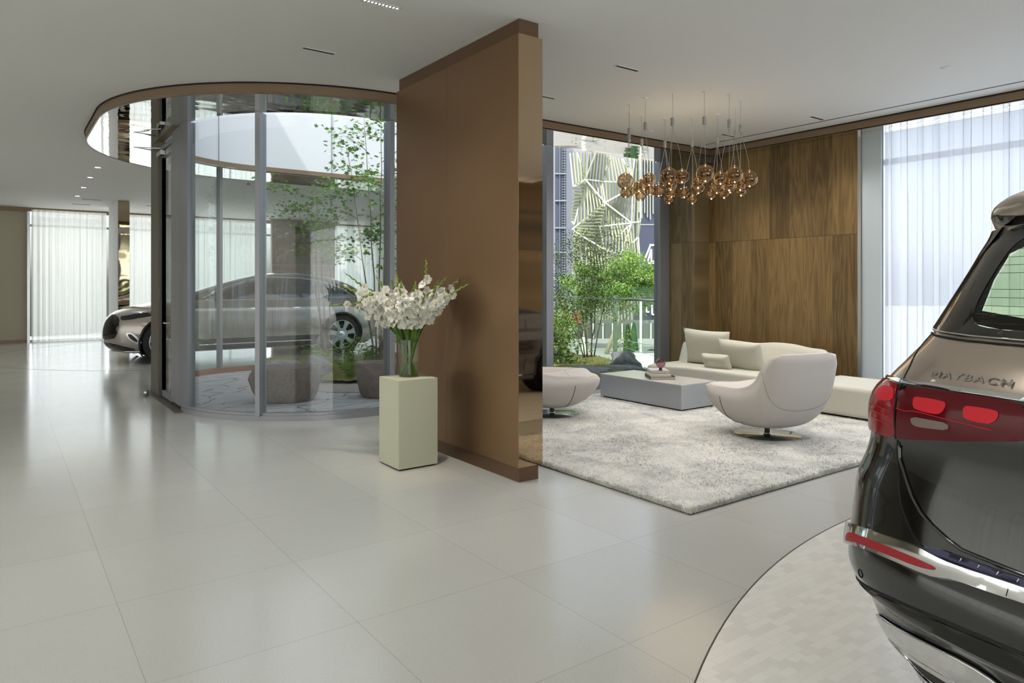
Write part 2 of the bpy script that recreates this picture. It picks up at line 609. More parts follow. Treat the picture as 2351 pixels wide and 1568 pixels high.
# white upper wall around the courtyard opening
ring = [(9.3, 12.05)] + arc(3.52, 10.3, 1.75, 1.75, 90, 180, 40) + arc(3.52, 9.27, 1.75, 1.77, 180, 184, 2)
mb = MB(); ribbon(mb, ring, ZS + 0.085, 6.2, -0.12)
st('wall_courtyard', mb, M['white_panel'])
mb = MB(); ribbon(mb, near_edge, ZS + 0.01, 4.3, -0.06)
st('wall_parapet', mb, M['white_panel'])
mb = MB(); ribbon(mb, ring, ZS - 0.005, ZS + 0.085, -0.1)
st('trim_5', mb, M['trim'])
mb = MB()
for x in (2.842, 4.788, 6.75, 8.7):
    if x > 3.5: mb.box(x - 0.006, x + 0.006, 12.035, 12.06, ZS + 0.085, 6.2)
    else:
        a = math.acos((x - 3.52) / 1.75)
        mb.beam((3.52 + 1.742 * cos(a), 10.3 + 1.742 * sin(a), ZS + 0.085), (3.52 + 1.742 * cos(a), 10.3 + 1.742 * sin(a), 6.2), 0.012, 0.012, Vector((0, 1, 0)))
st('trim_6', mb, M['frame'])

# floor and the round inlay the car stands on
floor_loop = [(-8.0, -9.0), (9.3, -9.0), (9.3, 7.6), (9.0, 7.62), (9.25, 8.3), (10.45, 12.62), (10.4, 13.25), (10.4, 25.0), (-8.0, 25.0)]
mb = MB(); mb.prism(floor_loop, -0.2, 0.0)
st('floor', mb, M['floor'])
DC = (4.62, -2.867); DR = 5.238
mb = MB(); mb.prism([p for p in arc(DC[0], DC[1], DR, DR, 0, 358.5, 239)], 0.0002, 0.0012)
st('floor_inlay', mb, M['disc'])
mb = MB()
mb.prism([p for p in arc(DC[0], DC[1], DR + 0.004, DR + 0.004, 0, 358.5, 239)], 0.0002, 0.0018, holes=[[p for p in arc(DC[0], DC[1], DR - 0.003, DR - 0.003, 0, 358.5, 239)]])
st('trim_7', mb, M['seam'])
mb = MB()
mb.prism([p for p in arc(3.9, 17.6, 4.2, 4.2, 0, 357, 119)], 0.0002, 0.0014, holes=[[p for p in arc(3.9, 17.6, 4.19, 4.19, 0, 357, 119)]])
st('trim_8', mb, M['seam'])

# --- walls
mb = MB(); mb.box(-8.0, 0.60, 22.3, 22.5, 0, ZC)
st('wall_back', mb, M['beige'])
mb = MB(); mb.box(-8.0, 0.60, 22.27, 22.3, 0, 0.08)
st('baseboard_back', mb, M['trim'])
mb = MB(); mb.box(-8.0, 10.3, 22.22, 22.3, ZC - 0.1, ZC)
st('trim_9', mb, M['trim'])
mb = MB(); mb.box(0.57, 0.63, 22.2, 22.3, 0, ZC - 0.1)
st('trim_10', mb, M['steel'])
mb = MB(); mb.box(6.7, 8.7, 21.6, 21.75, 0, ZC)
st('wall_back_wood', mb, M['wood'])
mb = MB(); mb.box(10.3, 10.4, 13.25, 25.0, 0, ZC)
st('wall_far_right', mb, M['white_wall'])
# wood wall of the lounge
mb = MB(); mb.box(8.80, 8.98, 4.62, 7.0, 0, ZS)
st('wall_right', mb, M['wood'])
mb = MB(); mb.box(8.47, 8.98, 6.94, 7.44, 0, ZS)
st('wall_right_pier', mb, M['wood_strip'])
mb = MB(); mb.box(8.56, 8.8, 6.70, 6.935, ZS - 0.09, ZS - 0.002)
st('trim_11', mb, M['frame_dark'])
mb = MB(); mb.box(8.79, 8.99, 4.58, 4.62, 0, ZS)
st('trim_12', mb, M['steel'])
mb = MB(); mb.box(8.82, 8.86, 4.34, 4.58, 0, ZS)
st('wall_right_panel', mb, P('pale_blue_glass_panel', (206, 217, 224), 0.25))
mb = MB(); mb.box(8.85, 8.9, 4.325, 4.34, 0, ZS)
st('trim_13', mb, M['steel'])
# walls behind the viewer
mb = MB(); mb.box(7.62, 8.98, -2.05, -1.9, 0, ZS)
st('wall_behind_wood', mb, M['wood'])
mb = MB(); mb.box(-8.0, -7.9, -9.0, -4.5, 0, ZC); mb.box(-8.0, -7.9, 17.5, 25.0, 0, ZC)
st('wall_left', mb, M['beige'])
mb = MB(); mb.box(-8.0, -6.5, -9.0, -8.9, 0, ZC); mb.box(7.5, 9.3, -9.0, -8.9, 0, ZC)
st('wall_front', mb, M['white_wall'])
mb = MB(); mb.box(8.98, 9.3, 5.0, 7.5, 0, ZS)
st('wall_right_outer', mb, M['white_panel'])

# --- ceiling light slots, downlights, detectors
def slot(x0, x1, y, lit, label, group='recessed linear spotlight slots in the ceiling'):
    t = empty('ceiling_light', ((x0 + x1) / 2, y, ZC), 0, label, 'ceiling light', group)
    w = (x1 - x0) / 2
    m_ = MB(); m_.box(-w, w, -0.022, 0.022, -0.0035, -0.0005)
    m_.build('housing', M['gap'], t)
    m_ = MB()
    for sy in (-1, 1): m_.box(-w - 0.006, w + 0.006, sy * 0.022 - 0.003, sy * 0.022 + 0.003, -0.005, -0.0005)
    for sx in (-1, 1): m_.box(sx * (w + 0.003) - 0.003, sx * (w + 0.003) + 0.003, -0.025, 0.025, -0.005, -0.0005)
    m_.build('frame', M['ceiling'], t)
    m_ = MB(); n = 10
    for i in range(n):
        x = -w + (i + 0.5) * 2 * w / n
        m_.lathe([(0.0001, -0.0045), (0.008 if lit else 0.0095, -0.0045), (0.0095, -0.0036)], 12, (x, 0, 0))
    m_.build('lens', M['led'] if lit else M['lens_dark'], t)
    return t
M['led'] = emit('white_led', (255, 250, 240), 14.0)
M['lens_dark'] = P('dark_lens', (40, 39, 38), 0.25)
slot(2.085, 2.365, 4.655, True, 'lit linear spotlight slot with white dots at the top edge of the ceiling')
slot(2.09, 2.37, 5.90, False, 'dark linear spotlight slot in the ceiling between curved glass and bronze wall')
slot(4.60, 4.88, 4.675, False, 'dark linear slot in the ceiling right of the bronze wall top')
slot(4.60, 4.87, 5.90, False, 'small dark linear slot in the ceiling just behind the bronze wall edge')
slot(7.88, 8.15, 4.71, False, 'dark linear slot in the ceiling nearest the sheer curtain')
slot(7.83, 8.13, 5.965, False, 'dark linear slot in the ceiling behind the hanging globes')
for x, y, lb in ((1.36, 13.96, 'nearest of the small lit downlights beyond the mirrored soffit'), (1.37, 15.34, 'second small lit downlight beyond the mirrored soffit'), (1.40, 17.0, 'third small lit downlight in the far ceiling'), (1.42, 18.7, 'farthest small lit downlight before the back curtain')):
    t = empty('downlight', (x, y, ZC), 0, lb, 'downlight', 'small downlights in the far ceiling')
    m_ = MB(); m_.lathe([(0.045, -0.001), (0.062, -0.001), (0.062, -0.006), (0.045, -0.006), (0.045, -0.001)], 20); m_.build('ring', M['ceiling'], t)
    m_ = MB(); m_.cyl((0, 0, -0.004), 0.044, 0.003, 20); m_.build('lens', M['led'], t)
for x, y, lb in ((6.92, 6.40, 'tiny round sprinkler cap in the ceiling above the window trim'), (7.12, 2.91, 'tiny round sprinkler cap in the ceiling at the right')):
    m_ = MB(); m_.lathe([(0.0001, -0.012), (0.02, -0.012), (0.03, -0.004), (0.045, -0.003), (0.045, -0.0005)], 20, (x, y, ZC))
    tag(m_.build('sprinkler_cap', M['ceiling']), lb, 'sprinkler', 'sprinkler caps')
for x0, x1, y, lb in ((1.55, 1.95, 19.3, 'nearer of the two thin air slots in the far left ceiling'), (1.45, 1.85, 20.6, 'farther of the two thin air slots in the far left ceiling'), (3.0, 3.4, 19.9, 'thin air slot in the far ceiling right of the mirrored fin wall')):
    m_ = MB(); m_.box(x0, x1, y - 0.03, y + 0.03, ZC - 0.003, ZC - 0.0005); m_.box(x0, x1, y - 0.036, y - 0.03, ZC - 0.006, ZC - 0.0005); m_.box(x0, x1, y + 0.03, y + 0.036, ZC - 0.006, ZC - 0.0005)
    tag(m_.build('air_vent', P('vent_grey', (120, 118, 112), 0.6)), lb, 'vent', 'thin air slots')

# warm accent spots from the ceiling fittings
for loc, tgt, en, sz in (((2.22, 4.66, 3.49), (3.17, 5.0, 1.5), 26, 50), ((2.22, 5.90, 3.49), (3.16, 5.9, 1.7), 16, 48), ((2.22, 4.66, 3.49), (2.8, 5.3, 1.05), 85, 40),
                         ((4.74, 4.68, 3.49), (6.1, 4.3, 0.2), 30, 60), ((8.0, 4.71, 3.49), (8.0, 5.2, 0.5), 22, 60), ((8.0, 5.96, 3.49), (8.75, 5.9, 1.2), 18, 60),
                         ((4.0, 2.2, 3.49), (3.2, 1.0, 0.8), 30, 60)):
    d = Vector(tgt) - Vector(loc)
    light('ceiling_spot', 'SPOT', loc, d.to_track_quat('-Z', 'Y').to_euler(), en, (1.0, 0.86, 0.66), spot_size=radians(sz), spot_blend=0.9, shadow_soft_size=0.04)
for x, y, en in ((1.36, 13.9, 60), (1.4, 17.0, 60), (-2.5, 12, 70), (-2.5, 17, 70), (5.0, 17.6, 60), (8.2, 16.5, 50),
                 (-2.6, 7.5, 95), (-2.6, 3.2, 95), (0.6, 5.9, 95), (0.9, 2.4, 80), (2.22, 4.66, 60), (2.22, 5.9, 45), (-2.6, -2.0, 80), (1.6, -2.6, 80), (4.74, 4.68, 60), (4.74, 2.2, 60), (4.73, 5.9, 50), (8.01, 4.71, 75), (7.2, 2.6, 80), (6.4, 6.3, 70), (7.6, 5.96, 85), (6.2, 3.6, 60), (5.0, -3.4, 60)):
    light('ceiling_fill_spot', 'SPOT', (x, y, 3.49), (0, 0, 0), en, (1.0, 0.96, 0.90), spot_size=radians(125), spot_blend=1.0, shadow_soft_size=0.07)  # added fill spots to brighten the room, most without a fitting

# --- courtyard glazing
glz = empty('window_1', (0, 0, 0), kind='structure')
outer_path = [(8.47, 7.5), (3.52, 7.5)] + arc(3.52, 9.27, 1.75, 1.77, 270, 180, 40)[1:] + [(1.77, 10.85)] + arc(3.52, 10.85, 1.75, 1.75, 180, 90, 40)[1:] + [(9.6, 12.6)]
near_path = [(8.47, 7.5), (3.52, 7.5)] + arc(3.52, 9.27, 1.75, 1.77, 270, 187, 36)[1:]
far_path = [(1.77, 10.95)] + arc(3.52, 10.85, 1.75, 1.75, 176, 90, 40) + [(9.6, 12.6)]
def sill(path, a, b, z0, z1, mat, name='sill'):
    m_ = MB(); pp = []
    n = len(path)
    for i, p in enumerate(path):
        q = Vector(path[max(i - 1, 0)]); r = Vector(path[min(i + 1, n - 1)])
        t = (r - q).normalized()
        pp.append((Vector(p), Vector((-t.y, t.x))))
    loop = [tuple(p + nn * a) for p, nn in pp] + [tuple(p + nn * b) for p, nn in reversed(pp)]
    m_.prism(loop, z0, z1)
    m_.build(name, mat, glz)
sill(near_path, -0.13, 0.05, 0.0, 0.055, M['frame'])
sill(near_path, -0.03, 0.03, 0.055, 0.085, M['frame'])
M['red_sill'] = P('red_brown_kerb', (150, 104, 84), 0.5)
sill(far_path, -0.06, 0.06, 0.0, 0.10, M['red_sill'], 'kerb')
m_ = MB(); ribbon(m_, near_path, 0.085, ZS - 0.03, 0.0)
def sheet(mb_, path, z0, z1):
    n = len(path)
    mb_.add([(p[0], p[1], z) for z in (z0, z1) for p in path], [(i, i + 1, n + i + 1, n + i) for i in range(n - 1)], True)
def subpath(path, cuts):
    out = [[]]
    for p in path:
        out[-1].append(p)
        if any((Vector(p) - Vector(c)).length < 0.045 for c in cuts):
            out.append([p])
    return [o for o in out if len(o) > 1]
def on_circle(deg): return (3.52 + 1.75 * cos(radians(deg)), 9.27 + 1.77 * sin(radians(deg)))
c1 = on_circle(227.6)
near2 = [(8.47, 7.5), (6.06, 7.5), (3.69, 7.5), (3.52, 7.5)] + arc(3.52, 9.27, 1.75, 1.77, 270, 227.6, 26)[1:] + arc(3.52, 9.27, 1.75, 1.77, 227.6, 187, 26)[1:]
for seg_ in subpath(near2, [(6.06, 7.5), (3.69, 7.5), c1]):
    m_ = MB(); sheet(m_, seg_, 0.085, ZS - 0.03)
    m_.build('pane', M['pane_street'] if seg_[0][0] > 8 else M['pane'], glz, smooth=True)
for seg_ in subpath(far_path, [(6.2, 12.6)]):
    m_ = MB(); sheet(m_, seg_, 0.10, ZS)
    m_.build('pane', M['pane'], glz, smooth=True)
def mullion(px, py, ang, w, d, z0=0.05, z1=ZS, name='mullion', mat=None):
    m_ = MB(); mt = Matrix.Translation((px, py, 0)) @ Matrix.Rotation(ang, 4, 'Z')
    m_.box(-w / 2, w / 2, -d * 0.45, d * 0.55, z0, z1, mt)
    m_.build(name, mat or M['frame'], glz, bevel=0.004)
mullion(c1[0], c1[1], radians(227.6 - 270), 0.055, 0.17)
mullion(3.69, 7.5, 0, 0.06, 0.17)
mullion(6.06, 7.5, 0, 0.12, 0.15)
mullion(8.37, 7.5, 0, 0.20, 0.14)
mullion(8.275, 7.46, 0, 0.05, 0.06)
mullion(6.2, 12.6, 0, 0.06, 0.12, 0.1)
mullion(3.0, 12.5, radians(15), 0.05, 0.12, 0.1)
# curved jamb beside the door
m_ = MB()
jam = arc(3.52, 9.27, 1.75, 1.77, 192, 180, 8) + [(1.77, 9.62)]
ribbon(m_, [(p[0] - 0.03, p[1]) for p in jam], 0.05, ZS, -0.09)
m_.build('jamb', M['frame'], glz)
m_ = MB(); m_.box(1.70, 1.80, 10.35, 10.88, 0, ZS)
m_.build('post', M['frame_dark'], glz, bevel=0.004)
m_ = MB(); m_.box(1.73, 1.80, 9.62, 10.35, 3.28, 3.34)
m_.build('transom', M['frame'], glz)
m_ = MB(); m_.add([(1.765, 9.62, 3.34), (1.765, 10.35, 3.34), (1.765, 10.35, ZS), (1.765, 9.62, ZS)], [(0, 1, 2, 3)])
m_.build('pane', M['pane'], glz)
m_ = MB(); m_.box(1.66, 1.83, 9.0, 11.0, 0.0, 0.02)
m_.build('threshold', M['frame_dark'], glz)
# glass door
dr = empty('door_1', (1.765, 9.63, 0), kind='structure')
m_ = MB()
for y0, y1, z0, z1 in ((0, 0.055, 0.03, 3.27), (0.655, 0.71, 0.03, 3.27), (0.055, 0.655, 0.03, 0.11), (0.055, 0.655, 3.19, 3.27)):
    m_.box(-0.025, 0.025, y0, y1, z0, z1)
m_.build('door_frame', M['frame'], dr, bevel=0.003)
m_ = MB(); m_.box(-0.028, 0.02, 0.655, 0.672, 0.03, 3.27); m_.build('gasket', M['rubber'], dr)
m_ = MB(); m_.add([(0, 0.055, 0.11), (0, 0.655, 0.11), (0, 0.655, 3.19), (0, 0.055, 3.19)], [(0, 1, 2, 3)]); m_.build('pane', M['pane'], dr)
m_ = MB(); m_.tube([(-0.03, 0.09, 1.02), (-0.075, 0.09, 1.02), (-0.075, 0.22, 1.02)], 0.011, 8); m_.build('door_handle', M['steel'], dr)
m_ = MB(); m_.box(-0.085, -0.028, 0.42, 0.70, 3.20, 3.26); m_.beam((-0.06, 0.5, 3.29), (-0.34, 0.78, 3.32), 0.02, 0.012); m_.beam((-0.34, 0.78, 3.32), (-0.04, 0.9, 3.32), 0.02, 0.012)
m_.build('door_closer', M['steel'], dr, bevel=0.003)
m_ = MB(); m_.lathe([(0.0001, 0), (0.03, 0), (0.03, 0.06), (0.022, 0.075), (0.0001, 0.075)], 16, (1.60, 10.62, 0.0))
tag(m_.build('door_stop', M['steel']), 'small round steel door stop on the floor beside the glass door', 'door stop')

# --- bronze wall standing free between the flowers and the lounge
pw = empty('wall_partition', (0, 0, 0), kind='structure')
m_ = MB(); m_.box(3.19, 3.375, 4.285, 6.27, 0, 0.115); m_.build('plinth', M['bronze_dark'], pw)
m_ = MB(); m_.box(3.19, 3.375, 4.285, 6.27, ZS - 0.01, ZC); m_.build('top_rail', M['bronze_dark'], pw)
m_ = MB(); m_.box(3.17, 3.40, 4.272, 5.3245, 0.115, ZS - 0.01); m_.build('panel', M['bronze'], pw, bevel=0.0015, seg=1)
m_ = MB(); m_.box(3.17, 3.40, 5.3275, 6.29, 0.115, ZS - 0.01); m_.build('panel', M['bronze'], pw, bevel=0.0015, seg=1)
m_ = MB(); m_.box(3.172, 3.402, 4.266, 4.272, 0.115, ZS - 0.01); m_.build('mirror_panel', M['bronze_mirror'], pw)

# --- fin wall in the far left, end face polished
fw = empty('wall_fin', (0, 0, 0), kind='structure')
m_ = MB(); m_.box(2.28, 2.53, 19.17, 20.9, 0, ZC); m_.build('panel', M['white_wall'], fw)
m_ = MB(); m_.box(2.29, 2.53, 19.155, 19.17, 0, ZC); m_.build('mirror_panel', mirror_mat('wavy_bronze_mirror', (196, 176, 150), 0.02, 0.006, 1.5), fw)

# ================================================================== CURTAINS
def curtain(name, x0, y0, x1, y1, z0, z1, pitch, amp, mat, label, group=None, seed=0, bottom=True):
    r = random.Random(seed)
    L_ = sqrt((x1 - x0) ** 2 + (y1 - y0) ** 2)
    ux, uy = (x1 - x0) / L_, (y1 - y0) / L_
    ts = []; t = 0.0; k = 0; pts = []
    while t < L_:
        p = pitch * r.uniform(0.7, 1.3); a = amp * r.uniform(0.6, 1.2)
        for i in range(10):
            f = i / 10
            s = sin(2 * pi * f) * 1.1
            d = a * max(-1, min(1, s)) + 0.2 * a * sin(4 * pi * f + k)
            pts.append((min(t + p * (f + 0.10 * sin(4 * pi * f)), L_), d))
        t += p; k += 1
    vs = []; rows = 7
    n = len(pts)
    for j in range(rows):
        z = z0 + (z1 - z0) * j / (rows - 1)
        for i, (tt, d) in enumerate(pts):
            w = 1.0 + 0.16 * sin(i * 0.37 + j * 1.1)
            x = x0 + ux * tt - uy * d * w; y = y0 + uy * tt + ux * d * w
            vs.append((x, y, z))
    fs = [(j * n + i, j * n + i + 1, (j + 1) * n + i + 1, (j + 1) * n + i) for j in range(rows - 1) for i in range(n - 1)]
    m_ = MB(); m_.add(vs, fs, True)
    o = m_.build(name, mat, None, smooth=True)
    tag(o, label, 'curtain', group)
    return o
curtain('curtain', 8.83, 4.30, 8.83, -1.85, 0.012, ZS - 0.003, 0.17, 0.035, M['curtain_r'], 'tall bluish white sheer curtain filling the right hand glass front behind the dark car', seed=1)
curtain('curtain', 0.66, 22.05, 2.35, 22.05, 0.02, ZC - 0.06, 0.13, 0.035, M['curtain_b'], 'ivory sheer curtain at the far left between beige wall and fin wall', 'sheer curtains along the far back glass', seed=2)
curtain('curtain', 2.56, 22.05, 6.6, 22.05, 0.02, ZC - 0.06, 0.14, 0.035, M['curtain_b'], 'ivory sheer curtain behind the silver car, right of the mirrored fin wall', 'sheer curtains along the far back glass', seed=3)
curtain('curtain', 8.75, 22.05, 10.25, 22.05, 0.02, ZC - 0.06, 0.14, 0.035, M['curtain_b'], 'far sheer curtain beyond the back wood wall, seen through both courtyard panes', 'sheer curtains along the far back glass', seed=4)
curtain('curtain', 5.9, -1.85, 7.6, -1.85, 0.02, ZS - 0.01, 0.12, 0.04, M['curtain_d'], 'taupe curtain seen only in the polished end of the bronze wall', seed=5)
curtain('curtain', -6.4, -8.8, 7.4, -8.8, 0.02, ZC - 0.02, 0.2, 0.04, M['curtain_b'], 'sheer curtain before the added fill light behind the viewer', seed=6)
curtain('curtain', -7.8, -4.4, -7.8, 17.4, 0.02, ZC - 0.02, 0.2, 0.04, M['curtain_b'], 'sheer curtain before the added fill light far to the left', seed=7)  # this and the curtain above are unseen, added to cover the fill lights
for nm, x0, x1, y0, y1 in (('window_2', 9.25, 9.3, -1.9, 4.6), ('window_3', 0.6, 10.3, 22.45, 22.5), ('window_fill_rear', -6.5, 7.5, -9.0, -8.95)):  # the last one is unseen, added to go with the rear fill light
    w_ = empty(nm, (0, 0, 0), kind='structure')
    m_ = MB()
    along_x = (x1 - x0) > (y1 - y0)
    if along_x:
        x = x0
        while x <= x1: m_.box(x - 0.03, x + 0.03, y0, y1, 0, ZC); x += 1.7
        m_.box(x0, x1, y0, y1, 0, 0.06); m_.box(x0, x1, y0, y1, 3.05, 3.11); m_.box(x0, x1, y0, y1, ZC - 0.06, ZC)
    else:
        y = y0
        while y <= y1: m_.box(x0, x1, y - 0.03, y + 0.03, 0, ZC); y += 2.17
        m_.box(x0, x1, y0, y1, 0, 0.06); m_.box(x0, x1, y0, y1, 3.05, 3.13); m_.box(x0, x1, y0, y1, ZC - 0.06, ZC)
    m_.build('window_frame', M['frame'], w_)

# ================================================================== FURNITURE
def cr_interp(tab, t):
    """smooth interpolation of rows (t, a, b, ...) by Catmull-Rom"""
    n = len(tab)
    if t <= tab[0][0]: return list(tab[0][1:])
    if t >= tab[-1][0]: return list(tab[-1][1:])
    i = 0
    while tab[i + 1][0] < t: i += 1
    p1, p2 = tab[i], tab[i + 1]
    h = p2[0] - p1[0]; f = (t - p1[0]) / h
    out = []
    for k in range(1, len(p1)):
        d0 = (p2[k] - p1[k]) / h
        m1 = d0 if i == 0 else 0.5 * (d0 + (p1[k] - tab[i - 1][k]) / (p1[0] - tab[i - 1][0]))
        m2 = d0 if i + 2 >= n else 0.5 * (d0 + (tab[i + 2][k] - p2[k]) / (tab[i + 2][0] - p2[0]))
        if d0 == 0: m1 = m2 = 0
        f2, f3 = f * f, f * f * f
        out.append((2 * f3 - 3 * f2 + 1) * p1[k] + (f3 - 2 * f2 + f) * h * m1 + (-2 * f3 + 3 * f2) * p2[k] + (f3 - f2) * h * m2)
    return out

M['leather'] = P('pale_blush_leather', (222, 215, 209), 0.55, bump=0.05, bump_scale=300)
M['leather_seam'] = P('leather_seam', (160, 152, 146), 0.7)
M['leather_slit'] = P('dark_slit', (50, 46, 44), 0.8)
M['fabric'] = P('cream_bouclé_fabric'.replace('é', 'e'), (228, 226, 213), 0.95, noise_amt=0.05, noise_scale=500, bump=0.25, bump_scale=420)
M['fabric2'] = P('cream_linen', (230, 227, 210), 0.95, noise_amt=0.05, noise_scale=350, bump=0.25, bump_scale=320)
M['pedestal'] = P('sage_lacquer', (204, 205, 182), 0.4, spec=0.4)
M['vase_glass'] = glass_mat('vase_glass', (249, 252, 249), 1.2)
M['table'] = P('brushed_aluminium_table', (196, 200, 206), 0.38, 0.7, noise_amt=0.05, noise_scale=6, stretch=(30, 30, 1))
M['table_top'] = P('gloss_table_top', (236, 232, 228), 0.16, 0.0, spec=0.5, coat=0.2)

# pedestal
pd = empty('pedestal', (2.775, 5.29, 0), 0, 'tall sage green square pedestal carrying the vase of white flowers', 'pedestal')
m_ = MB(); m_.box(-0.18, 0.18, -0.18, 0.18, 0.012, 0.73); m_.build('body', M['pedestal'], pd, bevel=0.002)
m_ = MB(); m_.box(-0.165, 0.165, -0.165, 0.165, 0.0, 0.012); m_.build('plinth', M['gap'], pd)  # black base stands in for the shadow gap under the body

# vase
VX, VY, VZ = 2.80, 5.33, 0.73
vs_ = empty('vase', (VX, VY, VZ), 0, 'clear cylindrical glass vase half filled with water on the sage pedestal', 'vase')
m_ = MB(); m_.lathe([(0.0001, 0.001), (0.083, 0.001), (0.085, 0.006), (0.085, 0.312), (0.0835, 0.313), (0.082, 0.312), (0.082, 0.012), (0.0001, 0.012)], 48)
m_.build('glass_wall', M['vase_glass'], vs_, smooth=True, angle=40)
M['water'] = glass_mat('vase_water', (238, 246, 228), 0.8, 1.33)
m_ = MB(); m_.lathe([(0.0001, 0.013), (0.0812, 0.013), (0.0812, 0.115), (0.0001, 0.115)], 40)
m_.build('water', M['water'], vs_, angle=40)

# gladioli
M['petal'] = leaf_mat('white_petal', (253, 252, 246), (247, 245, 232), 0.3, 30)
M['stem'] = leaf_mat('gladiolus_stem', (92, 124, 44), (122, 148, 60), 0.1, 12)
M['bud'] = leaf_mat('gladiolus_bud', (128, 150, 66), (160, 176, 96), 0.2, 20)
M['blade'] = leaf_mat('gladiolus_leaf', (62, 96, 32), (96, 130, 48), 0.25, 10)
def blossom_mesh(seed):
    r = random.Random(seed); m_ = MB()
    for k in range(6):
        a0 = 2 * pi * k / 6 + r.uniform(-0.1, 0.1); lay = k % 2
        L_ = r.uniform(0.046, 0.056); wd = r.uniform(0.019, 0.024)
        vs = []; ph = r.uniform(0, 6)
        for i in range(6):
            t = i / 5
            for j in range(5):
                s = (j - 2) / 2
                w = wd * (0.22 + 0.95 * sin(pi * min(1, t * 0.78 + 0.1)) ** 0.9) * (1 - 0.35 * (t > 0.9))
                rad = 0.004 + L_ * (0.35 * t + 0.62 * t * t)
                h = 0.040 * (t ** 0.65) - 0.014 * max(0, t - 0.6) * 2.5 + 0.005 * sin(9 * s + ph + t * 5) * t + 0.006 * s * s * t - 0.002 * lay
                x = rad; y = w * s
                vs.append((x * cos(a0) - y * sin(a0), x * sin(a0) + y * cos(a0), h))
        m_.add(vs, [(i * 5 + j, i * 5 + j + 1, i * 5 + 5 + j + 1, i * 5 + 5 + j) for i in range(5) for j in range(4)], True)
    me_o = m_.build('blossom', M['petal'], None, smooth=True)
    me = me_o.data; bpy.data.objects.remove(me_o)
    return me
blossoms = [blossom_mesh(i) for i in range(5)]
RV = Vector((0.808, -0.589, 0)); FV = Vector((0.589, 0.808, 0)); UP = Vector((0, 0, 1))
tips = [(-0.565, 1.335, -.02, 'd'), (-0.46, 1.60, .03, ''), (-0.49, 1.51, -.08, ''), (-0.30, 1.47, .10, ''), (-0.21, 1.565, -.05, ''), (-0.255, 1.43, -.16, 'd'),
        (-0.13, 1.56, .12, ''), (-0.08, 1.60, .02, ''), (-0.02, 1.52, -.12, ''), (0.05, 1.50, .14, ''), (0.15, 1.715, .0, ''), (0.09, 1.50, -.17, ''),
        (0.23, 1.53, .08, ''), (0.30, 1.56, -.04, ''), (0.43, 1.58, .05, ''), (0.46, 1.50, -.10, ''), (0.40, 1.46, -.15, ''), (-0.40, 1.42, .14, ''), (-0.36, 1.36, -.12, 'd'), (0.33, 1.42, .17, ''), (-0.02, 1.46, -.2, ''), (0.2, 1.44, -.2, '')]
lab_pos = ['drooping lowest at the far left', 'with the long green tip rising at the upper left', 'with a short tip at the left edge, below the longest left tip', 'upright behind the left half', 'with a slim green tip left of centre', 'bending over the front left',
           'upright at the back, left of centre', 'with the green tip just left of the bronze wall edge', 'short, at the front centre', 'short, at the back just right of centre', 'tallest of the bouquet with a long pointed green tip', 'short, at the front, right of centre',
           'upright at the back right', 'with a pointed tip right of the tallest stem', 'whose green tip reaches the upper right corner', 'leaning farthest to the right', 'low at the front right', 'leaning left at the back', 'drooping at the lower front left', 'low at the back right', 'nearest the viewer at the centre', 'nearest the viewer, right of centre']
